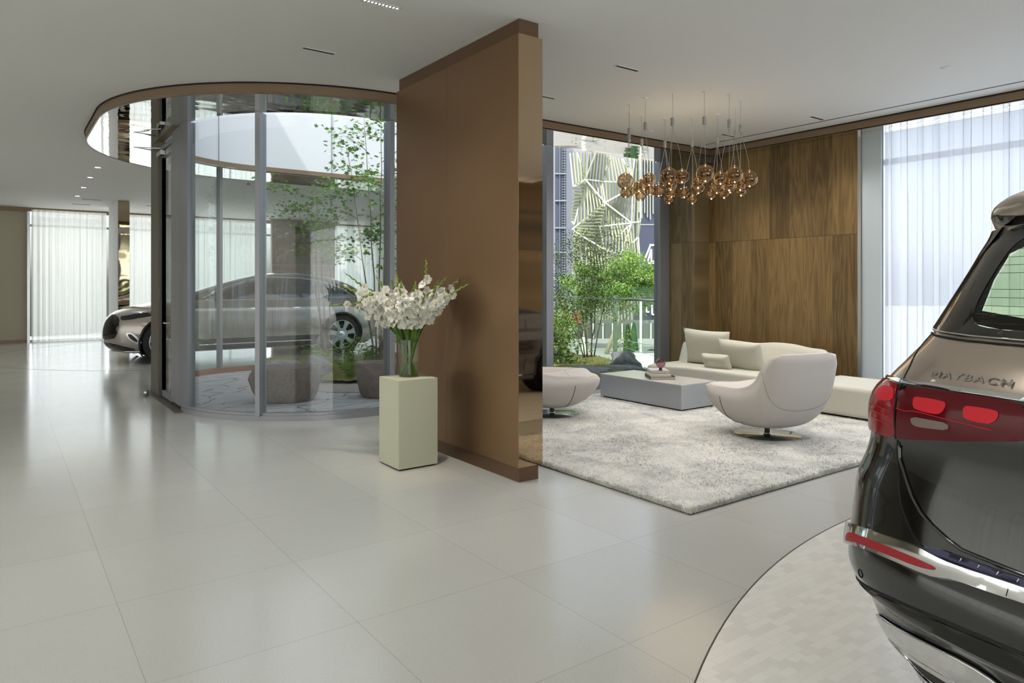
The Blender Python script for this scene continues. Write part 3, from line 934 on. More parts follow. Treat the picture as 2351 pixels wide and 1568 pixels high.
for k, (lx, tz, dd, kind) in enumerate(tips):
    lx = lx * 1.13 - 0.02
    tz -= 0.01 if kind else 0
    r = random.Random(100 + k)
    g = empty('gladiolus', (VX, VY, VZ), 0, 'white gladiolus stem ' + lab_pos[k], 'flower', 'white gladioli in the glass vase')
    cl = lambda v, m: max(-m, min(m, v))
    a = Vector((0, 0, 0.016)) - RV * cl(lx * 0.13 + r.uniform(-.04, .04), .064) - FV * cl(dd * 0.3 + r.uniform(-.04, .04), .045)
    b = RV * cl(lx * 0.24 + r.uniform(-.012, .012), .064) + FV * cl(dd * 0.6 + r.uniform(-.02, .02), .045) + UP * 0.31
    e = RV * lx + FV * dd + UP * (tz - VZ)
    d1 = (b - a)
    pts = []
    for i in range(15):
        t = i / 14
        if t < 0.3:
            f = t / 0.3; p = a.lerp(b, f)
        else:
            f = (t - 0.3) / 0.7
            q = b + d1 * 1.1
            if kind == 'd': q = b + (e - b) * 0.55 + UP * 0.20
            p = b * (1 - f) ** 2 + q * 2 * f * (1 - f) + e * f * f
        pts.append(p)
    m_ = MB(); m_.tube(pts, [0.0062] * 7 + [0.0054, 0.0046, 0.0042, 0.0038, 0.0032, 0.0026, 0.002, 0.001], 6)
    m_.build('stem', M['stem'], g)
    def at_t(t):
        x = t * 14; i = min(13, int(x)); return pts[i].lerp(pts[i + 1], x - i), (pts[i + 1] - pts[i]).normalized()
    # bud spike at the tip
    m_ = MB(); nb = 7
    for i in range(nb):
        t = 0.83 + 0.17 * i / nb
        p, d = at_t(t); side = (RV * (1 if i % 2 else -1) * 0.7 - FV * 0.6).normalized()
        ax = (d + side * 0.45).normalized(); L_ = 0.042 * (1 - 0.45 * i / nb)
        m_.tube([p, p + ax * L_ * 0.35, p + ax * L_ * 0.75, p + ax * L_], [0.004, 0.0095 * (1 - 0.4 * i / nb), 0.0068 * (1 - 0.4 * i / nb), 0.0006], 6)
    p, d = at_t(0.97); m_.tube([p, p + d * 0.02, p + d * 0.05], [0.003, 0.0035, 0.0004], 6)
    m_.build('bud_spike', M['bud'], g)
    # green bracts among the blossoms
    m_ = MB()
    for i in range(7):
        p, d = at_t(0.5 + 0.34 * i / 7); side = (RV * (1 if i % 2 else -1) - FV * 0.9).normalized()
        ax = (d + side * 0.5).normalized()
        p = p - FV * 0.012; m_.tube([p, p + ax * 0.018, p + ax * 0.046], [0.004, 0.0085, 0.0006], 5)
    m_.build('bract', M['bud'], g)
    # blossoms
    nbl = 8
    for i in range(nbl):
        t = 0.47 + 0.41 * i / nbl
        p, d = at_t(t)
        side = RV * (1 if i % 2 else -1) * r.uniform(0.5, 1.1) - FV * r.uniform(0.55, 1.1) + UP * r.uniform(-0.15, 0.35)
        if dd > 0.07: side = side + FV * 1.0
        side.normalize()
        bo = bpy.data.objects.new('blossom', blossoms[r.randrange(5)])
        COL.objects.link(bo); bo.parent = g
        bo.location = p + side * 0.012
        ax = (side + d * 0.25).normalized()
        q = ax.to_track_quat('Z', 'Y')
        bo.rotation_euler = q.to_euler()
        s = (1.12 - 0.5 * (i / nbl) ** 2) * r.uniform(0.88, 1.1)
        bo.scale = (s, s, s * 1.0)
    # two sword leaves
    for q_ in range(3):
        m_ = MB(); f0 = 0.10 + 0.08 * q_
        side = (RV * r.uniform(-1, 1) + FV * r.uniform(-1, 1)).normalized()
        vs = []
        for i in range(8):
            t = f0 + i / 7 * r.uniform(0.34, 0.36)
            p, d = at_t(t)
            wv = RV.cross(UP) if False else (RV * cos(q_ + k) + FV * sin(q_ + k) * 0.4)
            w = 0.017 * sin(pi * min(0.97, (i / 7) * 0.85 + 0.15)) + 0.001
            p = p + side * 0.012 * (i / 7) * (2.2 if i > 3 else 0.6)
            vs += [p - wv * w, p + side * 0.004, p + wv * w]
        m_.add(vs, [(i * 3 + j, i * 3 + j + 1, i * 3 + 3 + j + 1, i * 3 + 3 + j) for i in range(7) for j in range(2)], True)
        m_.build('leaf', M['blade'], g, smooth=True)

# rug
M['rug'] = P('grey_shag_pile', (196, 194, 188), 0.95)
nt = M['rug'].node_tree; b_ = nt.nodes['Principled BSDF']
tc = nt.nodes.new('ShaderNodeTexCoord'); n1 = nt.nodes.new('ShaderNodeTexNoise'); n1.inputs['Scale'].default_value = 2.6; n1.inputs['Detail'].default_value = 5; n1.inputs['Roughness'].default_value = 0.62; n1.inputs['Distortion'].default_value = 0.6
n2 = nt.nodes.new('ShaderNodeTexNoise'); n2.inputs['Scale'].default_value = 130; n2.inputs['Detail'].default_value = 2
nt.links.new(tc.outputs['Object'], n1.inputs[0]); nt.links.new(tc.outputs['Object'], n2.inputs[0])
cr = nt.nodes.new('ShaderNodeValToRGB'); cr.color_ramp.elements[0].position = 0.34; cr.color_ramp.elements[0].color = srgb(196, 197, 195); cr.color_ramp.elements[1].position = 0.6; cr.color_ramp.elements[1].color = srgb(240, 238, 232)
nt.links.new(n1.outputs['Fac'], cr.inputs[0])
cr2 = nt.nodes.new('ShaderNodeMapRange'); cr2.inputs['From Min'].default_value = 0.3; cr2.inputs['From Max'].default_value = 0.7; cr2.inputs['To Min'].default_value = 0.8; cr2.inputs['To Max'].default_value = 1.12
nt.links.new(n2.outputs['Fac'], cr2.inputs[0])
vm = nt.nodes.new('ShaderNodeVectorMath'); vm.operation = 'SCALE'
nt.links.new(cr.outputs[0], vm.inputs[0]); nt.links.new(cr2.outputs[0], vm.inputs['Scale']); nt.links.new(vm.outputs[0], b_.inputs['Base Color'])
RX0, RX1, RY0, RY1 = 3.64, 8.45, 3.02, 7.05
rug = empty('rug', (0, 0, 0), 0, 'large pale grey shaggy rug under the lounge seating', 'rug')
m_ = MB(); m_.box(RX0, RX1, RY0, RY1, 0.0, 0.008); m_.build('backing', P('rug_backing', (96, 88, 74), 0.9), rug)
m_ = MB(); gx, gy = 190, 160; vs = []; rr_ = random.Random(3)
for j in range(gy + 1):
    for i in range(gx + 1):
        u, v = i / gx, j / gy
        ed = min(u, 1 - u) * (RX1 - RX0), min(v, 1 - v) * (RY1 - RY0)
        e = min(1, min(ed) / 0.03) ** 0.5
        x = RX0 + u * (RX1 - RX0) + rr_.uniform(-.010, .010); y = RY0 + v * (RY1 - RY0) + rr_.uniform(-.010, .010)
        z = 0.008 + e * (0.022 + 0.006 * noise.noise(Vector((x * 2.2, y * 2.2, 0)))) + rr_.uniform(0, 0.008)
        vs.append((x, y, z))
m_.add(vs, [(j * (gx + 1) + i, j * (gx + 1) + i + 1, (j + 1) * (gx + 1) + i + 1, (j + 1) * (gx + 1) + i) for j in range(gy) for i in range(gx)], True)
pile = m_.build('pile', M['rug'], rug, smooth=True)
# tufts as short fibres
m_ = MB(); rr_ = random.Random(11)
vs = []; fs = []
def tuft(x, y, z, s):
    n = len(vs)
    for q in range(3):
        a = rr_.uniform(0, 2 * pi); dx, dy = cos(a) * 0.0035, sin(a) * 0.0035
        lx, ly = rr_.uniform(-.012, .012), rr_.uniform(-.012, .012)
        vs.extend([(x - dx, y - dy, z), (x + dx, y + dy, z), (x + lx, y + ly, z + s * rr_.uniform(0.7, 1.2))])
        fs.append((n + q * 3, n + q * 3 + 1, n + q * 3 + 2))
for i in range(26000):
    # denser towards the near corner that fills most of the picture
    u = rr_.random() ** 1.25; v = rr_.random() ** 1.35
    tuft(RX0 + u * (RX1 - RX0), RY0 + v * (RY1 - RY0), 0.024, 0.018)
for i in range(5000):
    t = rr_.random()
    if rr_.random() < 0.5: tuft(RX0 - 0.003 + rr_.uniform(-.004, .012), RY0 + t * (RY1 - RY0), 0.008, 0.022)
    else: tuft(RX0 + t * (RX1 - RX0), RY0 - 0.003 + rr_.uniform(-.004, .012), 0.008, 0.022)
m_.add(vs, fs)
o = m_.build('fibres', M['rug'], rug); o['kind'] = 'stuff'

# lounge chairs
#      t    outer y,z      inner y,z      rim y,z       half width
CH = [(0.00, .480, .400, .480, .425, .480, .415, .270), (0.10, .450, .320, .460, .462, .478, .440, .355), (0.22, .375, .220, .380, .470, .430, .462, .400),
      (0.36, .250, .135, .200, .430, .290, .478, .425), (0.50, .110, .095, .020, .385, .110, .484, .430), (0.62, -.080, .092, -.170, .385, -.090, .495, .425),
      (0.74, -.300, .140, -.290, .455, -.265, .565, .420), (0.86, -.440, .320, -.365, .600, -.365, .690, .425), (0.93, -.485, .540, -.410, .715, -.425, .770, .420), (0.975, -.500, .735, -.460, .812, -.475, .818, .390), (1.00, -.505, .832, -.490, .842, -.497, .838, .290)]
def chair_pt(t, s, side):
    oy, oz, iy, iz, ry, rz_, w = cr_interp(CH, t)
    a = abs(s)
    if side > 0:
        f = (1 - a ** 2.6) ** 0.62; y, z = ry + (oy - ry) * f, rz_ + (oz - rz_) * f
    else:
        f = (1 - a ** 3.2) ** 0.75; y, z = ry + (iy - ry) * f, rz_ + (iz - rz_) * f
        z += 0.014 * (abs(sin(pi * s)) ** 2) * (1 if 0.1 < t < 0.6 else 0)
    return Vector((w * (sin(pi / 2 * s) if True else s), y, z))
def make_chair(loc, rz, label):
    t_ = empty('armchair', loc, rz, label, 'armchair', 'pale leather swivel armchairs')
    nt_, ns = 44, 28
    ring = []
    m_ = MB(); vs = []
    for i in range(nt_ + 1):
        t = i / nt_
        row = [chair_pt(t, -1 + 2 * j / ns, 1) for j in range(ns + 1)] + [chair_pt(t, 1 - 2 * j / ns, -1) for j in range(1, ns)]
        vs += row
    n = 2 * ns
    fs = [(i * n + j, i * n + (j + 1) % n, (i + 1) * n + (j + 1) % n, (i + 1) * n + j) for i in range(nt_) for j in range(n)]
    fs.append(tuple(range(n))[::-1]); fs.append(tuple(nt_ * n + j for j in range(n)))
    m_.add(vs, fs, True)
    m_.build('shell', M['leather'], t_, smooth=True)
    m_ = MB()
    m_.tube([chair_pt(0.885 - 0.03 * cos(pi / 2 * (-1 + 2 * j / 24)), (-1 + 2 * j / 24) * 0.985, 1) for j in range(25)], 0.0024, 6)
    for sx in (-1, 1): m_.tube([chair_pt(0.03 + 0.30 * j / 12, sx * (0.93 - 0.35 * j / 12), 1) for j in range(13)], 0.002, 6)
    for sx in (-1, 1): m_.tube([chair_pt(0.04 + 0.62 * j / 16, sx * 0.80, -1) for j in range(17)], 0.0022, 6)
    m_.tube([chair_pt(0.36, -0.8 + 1.6 * j / 16, -1) for j in range(17)], 0.0022, 6)
    m_.build('seam', M['leather_seam'], t_, smooth=True)
    m_ = MB()
    for sx in (-1, 1): m_.tube([chair_pt(0.44 + 0.07 * j / 12, sx * (0.95 - 0.50 * j / 12), 1) for j in range(13)], 0.0035, 6)
    m_.build('slit', M['leather_slit'], t_, smooth=True)
    m_ = MB(); m_.lathe([(0.034, 0.012), (0.034, 0.03), (0.030, 0.032), (0.030, 0.125)], 24)
    m_.build('column', M['chrome'], t_)
    m_ = MB(); m_.lathe([(0.0001, 0.018), (0.05, 0.018), (0.30, 0.011), (0.312, 0.008), (0.312, 0.0), (0.0001, 0.0)], 56)
    m_.build('base', M['chrome'], t_, angle=50)
    return t_
make_chair((6.09, 4.10, 0.032), radians(-13), 'pale leather swivel armchair seen from behind, nearest to the dark car')
make_chair((5.10, 6.22, 0.032), radians(-120), 'pale leather swivel armchair half hidden behind the bronze wall, only its seat showing')

# sofa
sf = empty('sofa', (0, 0, 0), 0, 'long low cream sofa against the walnut wall with an open chaise end', 'sofa')
def soft_prism(name, poly, z0, z1, bev, mat, parent):
    m_ = MB(); m_.prism(poly, z0, z1)
    return m_.build(name, mat, parent, bevel=bev, seg=5)
soft_prism('seat', [(7.52, 4.74), (7.50, 6.30), (7.34, 6.86), (7.55, 6.97), (8.42, 6.99), (8.44, 4.74)], 0.055, 0.385, 0.045, M['fabric'], sf)
soft_prism('chaise_seat', [(7.53, 3.02), (7.53, 4.72), (8.50, 4.72), (8.50, 3.02)], 0.055, 0.378, 0.05, M['fabric'], sf)
m_ = MB(); m_.box(7.6, 8.4, 3.1, 6.8, 0.03, 0.055); m_.build('plinth', M['gap'], sf)  # black strip stands in for the shadow line under the sofa
BK = [(4.74, .655, .0), (4.80, .685, .01), (5.0, .70, .02), (5.25, .735, .0), (5.5, .74, -.02), (5.75, .715, 0.), (6.1, .70, .01), (6.5, .695, .0), (6.8, .685, .0), (6.99, .66, .01)]
m_ = MB(); vs = []; nn = 36
for i in range(nn + 1):
    y = 4.74 + (6.99 - 4.74) * i / nn
    zt, dx = cr_interp(BK, y)
    e = min(1, min(i, nn - i) / 2.0 + 0.35) if i in (0, nn) else 1
    prof = [(8.12 + dx, 0.36), (8.16 + dx, 0.45), (8.22 + dx, zt - 0.07), (8.245 + dx, zt - 0.02), (8.28 + dx, zt), (8.36 + dx, zt), (8.40, zt - 0.02), (8.42, zt - 0.08), (8.43, 0.36)]
    for x, z in prof: vs.append((8.28 + (x - 8.28) * (0.8 if i in (0, nn) else 1), y, 0.36 + (z - 0.36) * (0.965 if i in (0, nn) else 1)))
k = 9
fs = [(i * k + j, i * k + (j + 1) % k, (i + 1) * k + (j + 1) % k, (i + 1) * k + j) for i in range(nn) for j in range(k)]
fs += [tuple(range(k)), tuple(nn * k + j for j in range(k))]
m_.add(vs, fs, True); m_.build('backrest', M['fabric'], sf, smooth=True, angle=60)

def cushion(loc, w, h, th, rot, label, seed, name='cushion'):
    r = random.Random(seed); m_ = MB(); n = 18
    for side in (1, -1):
        vs = []
        for j in range(n + 1):
            for i in range(n + 1):
                u, v = -1 + 2 * i / n, -1 + 2 * j / n
                pin = 1 - 0.06 * (1 - u * u) * abs(v) ** 2 ; pin2 = 1 - 0.06 * (1 - v * v) * abs(u) ** 2
                b = (max(0, (1 - u ** 4) * (1 - v ** 4))) ** 0.45
                wr = 0.06 * noise.noise(Vector((u * 2.2 + seed, v * 2.2, side))) * b
                vs.append((u * w / 2 * pin2, side * th / 2 * (b + wr) + 0.012 * noise.noise(Vector((u * 1.3, v * 1.3, seed))), v * h / 2 * pin))
        fs = [(j * (n + 1) + i, j * (n + 1) + i + 1, (j + 1) * (n + 1) + i + 1, (j + 1) * (n + 1) + i) for j in range(n) for i in range(n)]
        m_.add(vs, fs, True)
    o = m_.build(name, M['fabric2'], None, smooth=True, loc=loc)
    bm = bmesh.new(); bm.from_mesh(o.data); bmesh.ops.remove_doubles(bm, verts=bm.verts, dist=0.0008); bmesh.ops.recalc_face_normals(bm, faces=bm.faces); bm.to_mesh(o.data); bm.free()
    for p in o.data.polygons: p.use_smooth = True
    o.rotation_euler = rot
    return tag(o, label, 'cushion', 'cream cushions on the sofa')
cushion((8.05, 6.37, 0.625), 0.74, 0.52, 0.17, (radians(14), radians(2), radians(-84)), 'largest cream cushion, standing at the left end of the sofa', 1)
cushion((7.985, 5.76, 0.570), 0.66, 0.42, 0.17, (radians(22), radians(2), radians(-90)), 'medium cream cushion leaning on the sofa back beside the largest one', 2)
cushion((7.79, 6.02, 0.478), 0.44, 0.21, 0.13, (radians(24), 0, radians(-88)), 'small oblong cream cushion in front of the two bigger cushions', 3)

# coffee table
ct = empty('coffee_table', (6.715, 6.12, 0.03), 0, 'low rectangular brushed metal coffee table with a glossy top on the rug', 'table')
m_ = MB(); m_.box(-0.315, 0.315, -0.68, 0.68, 0.02, 0.300); m_.build('body', M['table'], ct, bevel=0.002)
m_ = MB(); m_.box(-0.315, 0.315, -0.68, 0.68, 0.3005, 0.309); m_.build('table_top', M['table_top'], ct, bevel=0.001)
m_ = MB(); m_.box(-0.29, 0.29, -0.65, 0.65, 0.0, 0.02); m_.build('plinth', M['gap'], ct)

# books
def book(loc, rz, w, d, h, cov, pages, label):
    t_ = empty('book', loc, rz, label, 'book', 'books stacked on the coffee table')
    m_ = MB(); c = 0.0028
    m_.box(-w / 2, w / 2, -d / 2, d / 2, 0, c); m_.box(-w / 2, w / 2, -d / 2, d / 2, h - c, h); m_.box(-w / 2, -w / 2 + c, -d / 2, d / 2, c, h - c)
    m_.build('cover', P('book_cover', cov, 0.45), t_)
    m_ = MB(); m_.box(-w / 2 + c + 0.0003, w / 2 - 0.004, -d / 2 + 0.004, d / 2 - 0.004, c + 0.0002, h - c - 0.0002)
    m_.build('pages', P('book_pages', pages, 0.8), t_)
bz = 0.3392
book((6.69, 6.03, bz), radians(-36), 0.31, 0.36, 0.036, (34, 30, 30), (196, 192, 182), 'black covered book, lowest of the stack on the table'); bz += 0.0362
book((6.665, 6.035, bz), radians(-35), 0.255, 0.33, 0.022, (214, 214, 186), (222, 224, 214), 'thin pale yellow book, second from the bottom of the stack'); bz += 0.0222
book((6.685, 6.055, bz), radians(-37), 0.225, 0.30, 0.024, (224, 220, 212), (206, 196, 184), 'white book, second from the top of the stack'); bz += 0.0242
book((6.685, 6.055, bz), radians(-36), 0.225, 0.30, 0.022, (228, 226, 228), (216, 210, 202), 'white book on top of the stack, under the glass globe'); bz += 0.0222
gb = empty('glass_globe_ornament', (6.62, 5.955, bz + 0.0005), radians(20), 'pink tinted glass globe with dark neck resting on the stacked books', 'ornament')
M['pink_glass'] = glass_mat('pink_glass', (212, 176, 182), 3.0)
m_ = MB(); m_.lathe([(0.016 , 0.028)] + [(0.062 * sin(a), 0.088 - 0.062 * cos(a)) for a in [0.3 + (pi - 0.3) * i / 18 for i in range(18)]] + [(0.0001, 0.15)], 28)
m_.build('globe', M['pink_glass'], gb, smooth=True)
m_ = MB(); m_.lathe([(0.0001, 0.0), (0.02, 0.0), (0.026, 0.006), (0.017, 0.016), (0.020, 0.028), (0.0001, 0.03)], 20)
m_.build('neck', P('dark_glass_neck', (58, 34, 34), 0.1, spec=0.8), gb, smooth=True)

# hanging globe lamps
M['smoke'], nt, b_ = new_mat('smoked_gold_glass')
nt.nodes.remove(b_)
out = nt.nodes['Material Output']
tr = nt.nodes.new('ShaderNodeBsdfTransparent'); tr.inputs[0].default_value = srgb(222, 206, 182)
gl = nt.nodes.new('ShaderNodeBsdfGlossy'); gl.inputs['Roughness'].default_value = 0.0; gl.inputs['Color'].default_value = srgb(188, 164, 136)
lw = nt.nodes.new('ShaderNodeLayerWeight'); lw.inputs[0].default_value = 0.45
mr = nt.nodes.new('ShaderNodeMapRange'); mr.inputs['To Min'].default_value = 0.22; mr.inputs['To Max'].default_value = 0.75
nt.links.new(lw.outputs['Facing'], mr.inputs[0])
mx = nt.nodes.new('ShaderNodeMixShader'); nt.links.new(mr.outputs[0], mx.inputs[0]); nt.links.new(tr.outputs[0], mx.inputs[1]); nt.links.new(gl.outputs[0], mx.inputs[2]); nt.links.new(mx.outputs[0], out.inputs['Surface'])
M['bulb'] = emit('warm_bulb', (255, 216, 160), 14.0)
M['cord'] = P('clear_grey_cord', (176, 176, 170), 0.5)
M['weight'] = P('grey_cable_weight', (158, 160, 158), 0.4, 0.3)
PC = [(5.72, 5.61), (5.65, 5.30), (5.73, 4.99), (5.96, 4.76), (6.27, 4.68), (6.59, 4.77), (6.80, 4.99), (6.89, 5.31), (6.80, 5.61), (6.57, 5.84), (6.26, 5.93), (5.96, 5.85)]
GL = {0: [((5.685, 5.636, 2.669), .092), ((5.807, 5.547, 2.609), .063)], 1: [((5.683, 5.276, 2.644), .073)],
 2: [((5.702, 5.011, 2.646), .092), ((5.811, 4.931, 2.646), .074), ((5.715, 5.001, 2.560), .064)],
 3: [((5.97, 4.753, 2.667), .096), ((5.908, 4.798, 2.569), .061)],
 4: [((6.195, 4.735, 2.636), .072), ((6.317, 4.646, 2.673), .095), ((6.295, 4.70, 2.566), .065)],
 5: [((6.67, 4.712, 2.667), .096), ((6.588, 4.772, 2.599), .064)],
 6: [((6.751, 5.026, 2.619), .071), ((6.852, 4.952, 2.575), .062)],
 7: [((6.832, 5.352, 2.575), .06), ((6.873, 5.308, 2.663), .086), ((6.927, 5.243, 2.586), .065)],
 8: [((6.72, 5.668, 2.627), .074), ((6.802, 5.609, 2.54), .059), ((6.859, 5.567, 2.69), .090)],
 9: [((6.509, 5.885, 2.66), .086), ((6.644, 5.801, 2.638), .072), ((6.603, 5.802, 2.55), .060)],
 10: [((6.246, 5.94, 2.576), .061), ((6.288, 5.92, 2.72), .077), ((6.336, 5.87, 2.643), .066)],
 11: [((5.928, 5.873, 2.585), .064), ((6.009, 5.814, 2.602), .057)]}
PL = ['leftmost at the front of the ring', 'second from the left at the front', 'third from the left at the front, three globes', 'hanging nearest the viewer with one big and one small globe', 'at the front right with a big globe between two small ones', 'rightmost of the ring, with the big globe farthest right',
      'at the right, behind the rightmost cluster', 'at the back right, third from the right', 'at the back centre, hanging before the walnut wall', 'at the back left of centre, before the window edge', 'at the back left with three globes before the window', 'leftmost at the back, behind the front left cluster']
def globe(parent, c, r):
    m_ = MB(); n = 14
    m_.lathe([(max(0.0001, r * sin(pi * i / n)), -r * cos(pi * i / n)) for i in range(n + 1)], 28)
    g = m_.build('globe', M['smoke'], parent, smooth=True, loc=c)
    m_ = MB(); m_.lathe([(max(0.0001, 0.0085 * sin(pi * i / 6)), -r * 0.80 - 0.0085 * cos(pi * i / 6)) for i in range(7)], 8)
    m_.build('bulb', M['bulb'], g, smooth=True)
    m_ = MB(); m_.lathe([(0.0001, r + 0.010), (0.010, r + 0.008), (0.012, r - 0.004), (0.0001, r - 0.004)], 12)
    m_.build('cap', M['chrome'], g)
    m_ = MB(); m_.lathe([(0.0001, r - 0.010), (0.006, r - 0.013), (0.0001, r - 0.019)], 8)
    m_.build('upper_bulb', M['bulb'], g)
for k in range(12):
    x, y = PC[k]
    t_ = empty('pendant_light', (x, y, ZC), 0, 'smoked glass globe cluster ' + PL[k], 'pendant light', 'hanging clusters of smoked glass globes')
    m_ = MB(); m_.lathe([(0.0001, -0.004), (0.03, -0.004), (0.032, -0.0005)], 20); m_.build('canopy', M['ceiling'], t_)
    m_ = MB(); m_.tube([(0, 0, -0.003), (0.002, 0, -0.14), (0, 0, -0.265)], 0.0022, 6); m_.build('cord', M['cord'], t_)
    m_ = MB(); m_.lathe([(0.0001, -0.263), (0.017, -0.264), (0.019, -0.268), (0.019, -0.345), (0.016, -0.349), (0.0001, -0.349)], 18); m_.build('cable_weight', M['weight'], t_, angle=40)
    for (gx_, gy_, gz_), r in GL[k]:
        c = Vector((gx_ - x, gy_ - y, gz_ - ZC))
        globe(t_, c, r)
        top = c + Vector((0, 0, r + 0.008)); s0 = Vector((0, 0, -0.349))
        mid = s0.lerp(top, 0.5) + Vector((c.x * 0.12 + 0.004, c.y * 0.12, 0))
        m_ = MB(); m_.tube([s0, s0.lerp(mid, 0.5), mid, mid.lerp(top, 0.55) + Vector((c.x * .05, c.y * .05, 0)), top], 0.0021, 6); m_.build('drop_cord', M['cord'], t_)
light('chandelier_glow', 'POINT', (6.27, 5.31, 2.62), (0, 0, 0), 10, (1.0, 0.78, 0.5), shadow_soft_size=0.5)

# ================================================================== COURTYARD GARDEN
def vor_stone_mat(name, lite, dark, scale=2.3):
    m, nt, b = new_mat(name)
    L = nt.links.new
    tc = nt.nodes.new('ShaderNodeTexCoord')
    nz = nt.nodes.new('ShaderNodeTexNoise'); nz.inputs['Scale'].default_value = 3.0; nz.inputs['Detail'].default_value = 4
    L(tc.outputs['Object'], nz.inputs[0])
    ad = nt.nodes.new('ShaderNodeMix'); ad.data_type = 'VECTOR'; ad.inputs['Factor'].default_value = 0.12
    L(tc.outputs['Object'], ad.inputs[4]); L(nz.outputs['Color'], ad.inputs[5])
    mp = nt.nodes.new('ShaderNodeMapping'); mp.inputs['Scale'].default_value = (0.75, 1.5, 0.001); mp.inputs['Rotation'].default_value = (0, 0, radians(28))
    L(ad.outputs[1], mp.inputs[0])
    vo = nt.nodes.new('ShaderNodeTexVoronoi'); vo.feature = 'DISTANCE_TO_EDGE'; vo.inputs['Scale'].default_value = scale
    L(mp.outputs[0], vo.inputs['Vector'])
    cr = nt.nodes.new('ShaderNodeValToRGB')
    cr.color_ramp.elements[0].position = 0.005; cr.color_ramp.elements[0].color = srgb(120, 116, 112)
    cr.color_ramp.elements[1].position = 0.016; cr.color_ramp.elements[1].color = (1, 1, 1, 1)
    L(vo.outputs['Distance'], cr.inputs[0])
    n2 = nt.nodes.new('ShaderNodeTexNoise'); n2.inputs['Scale'].default_value = 14; n2.inputs['Detail'].default_value = 6
    L(tc.outputs['Object'], n2.inputs[0])
    c2 = nt.nodes.new('ShaderNodeValToRGB')
    c2.color_ramp.elements[0].position = 0.3; c2.color_ramp.elements[0].color = srgb(*dark)
    c2.color_ramp.elements[1].position = 0.7; c2.color_ramp.elements[1].color = srgb(*lite)
    L(n2.outputs['Fac'], c2.inputs[0])
    mu = nt.nodes.new('ShaderNodeMix'); mu.data_type = 'RGBA'; mu.blend_type = 'MULTIPLY'; mu.inputs['Factor'].default_value = 1
    L(c2.outputs[0], mu.inputs['A']); L(cr.outputs[0], mu.inputs['B'])
    L(mu.outputs['Result'], b.inputs['Base Color'])
    b.inputs['Roughness'].default_value = 0.7
    bp = nt.nodes.new('ShaderNodeBump'); bp.inputs['Strength'].default_value = 0.7; bp.inputs['Distance'].default_value = 0.02
    L(cr.outputs[0], bp.inputs['Height']); L(bp.outputs[0], b.inputs['Normal'])
    return m
M['paving'] = vor_stone_mat('cracked_stone_paving', (196, 196, 199), (178, 178, 182))
M['gravel'] = P('pale_gravel', (176, 172, 162), 0.9, noise_amt=0.5, noise_scale=90, bump=1.0, bump_scale=70)
M['moss'] = P('moss', (122, 120, 66), 1.0, noise_amt=0.6, noise_scale=9, bump=1.0, bump_scale=60)
M['rock'] = P('brown_granite', (116, 102, 94), 0.85, noise_amt=0.45, noise_scale=26, bump=0.6, bump_scale=24)
M['rock_grey'] = P('grey_rock', (122, 126, 128), 0.85, noise_amt=0.5, noise_scale=12, bump=0.8, bump_scale=16)
M['bark'] = P('grey_bark', (112, 104, 92), 0.9, noise_amt=0.3, noise_scale=30)
M['fern'] = leaf_mat('fern_leaf', (88, 128, 62), (138, 168, 84), 0.3, 8)
M['shrub_dark'] = leaf_mat('dark_leaf', (62, 90, 46), (108, 136, 66), 0.3, 6)
M['shrub_light'] = leaf_mat('bright_leaf', (132, 164, 66), (170, 192, 96), 0.4, 5)
M['maple'] = leaf_mat('maple_leaf', (78, 120, 50), (112, 152, 66), 0.35, 3)
M['street_leaf'] = leaf_mat('street_tree_leaf', (120, 160, 78), (176, 204, 118), 0.35, 0.8)
M['cypress'] = leaf_mat('cypress_leaf', (52, 96, 52), (76, 124, 66), 0.15, 2)

court = near_edge[:-1] + [(9.0, 7.55), (9.25, 8.3), (10.45, 12.55)] + [(9.6, 12.55), (3.52, 12.55)] + arc(3.52, 10.85, 1.72, 1.70, 90, 180, 24)
mb = MB(); mb.prism(court, 0.001, 0.018)
st('floor_courtyard', mb, M['paving'])
gpoly = [(3.05, 10.6), (3.35, 9.75), (3.75, 9.25), (4.3, 8.85), (5.2, 8.35), (6.2, 7.72), (9.0, 7.62), (9.25, 8.3), (9.6, 9.6), (4.8, 10.2), (3.6, 11.2)]
mb = MB(); mb.prism(gpoly, 0.018, 0.026)
o = mb.build('gravel_strip', M['gravel']); tag(o, 'strip of pale gravel between the cracked paving and the moss', 'gravel', kind='stuff')
def rail_x(y): return 9.2 + (y - 8.4) * (1.2 / 4.3)
def moss_edge(x):   # y of the front edge of the moss for a given x
    return cr_interp([(3.3, 11.6), (3.7, 10.5), (4.4, 9.7), (5.2, 9.1), (6.0, 8.3), (6.8, 7.95), (9.4, 7.75)], x)[0]
def gh(x, y):
    e = y - moss_edge(min(9.4, max(3.3, x)))
    if x < 3.6: e -= (3.6 - x) * 3
    if e < 0: return 0.02
    k = min(1, e / 0.9)
    d = max(0, min(1, (rail_x(y) - 0.1 - x) / 0.5))
    return 0.02 + (0.05 + 0.17 * k * k * (3 - 2 * k) * (0.6 + 0.6 * noise.noise(Vector((x * 0.9, y * 0.9, 4))))) * d + 0.02 * noise.noise(Vector((x * 5, y * 5, 1)))
mb = MB(); vs = []; idx = {}
step = 0.08
nx_, ny_ = int(7.3 / step), int(5.1 / step)
for j in range(ny_):
    for i in range(nx_):
        x = 3.2 + i * step; y = 7.6 + j * step
        if y > 12.5 or x > rail_x(y) - 0.05 or y < moss_edge(min(9.4, max(3.3, x))) or x < 3.5: continue
        idx[(i, j)] = len(vs); vs.append((x, y, gh(x, y)))
fs = [(idx[(i, j)], idx[(i + 1, j)], idx[(i + 1, j + 1)], idx[(i, j + 1)]) for (i, j) in idx if (i + 1, j) in idx and (i + 1, j + 1) in idx and (i, j + 1) in idx]
mb.add(vs, fs, True)
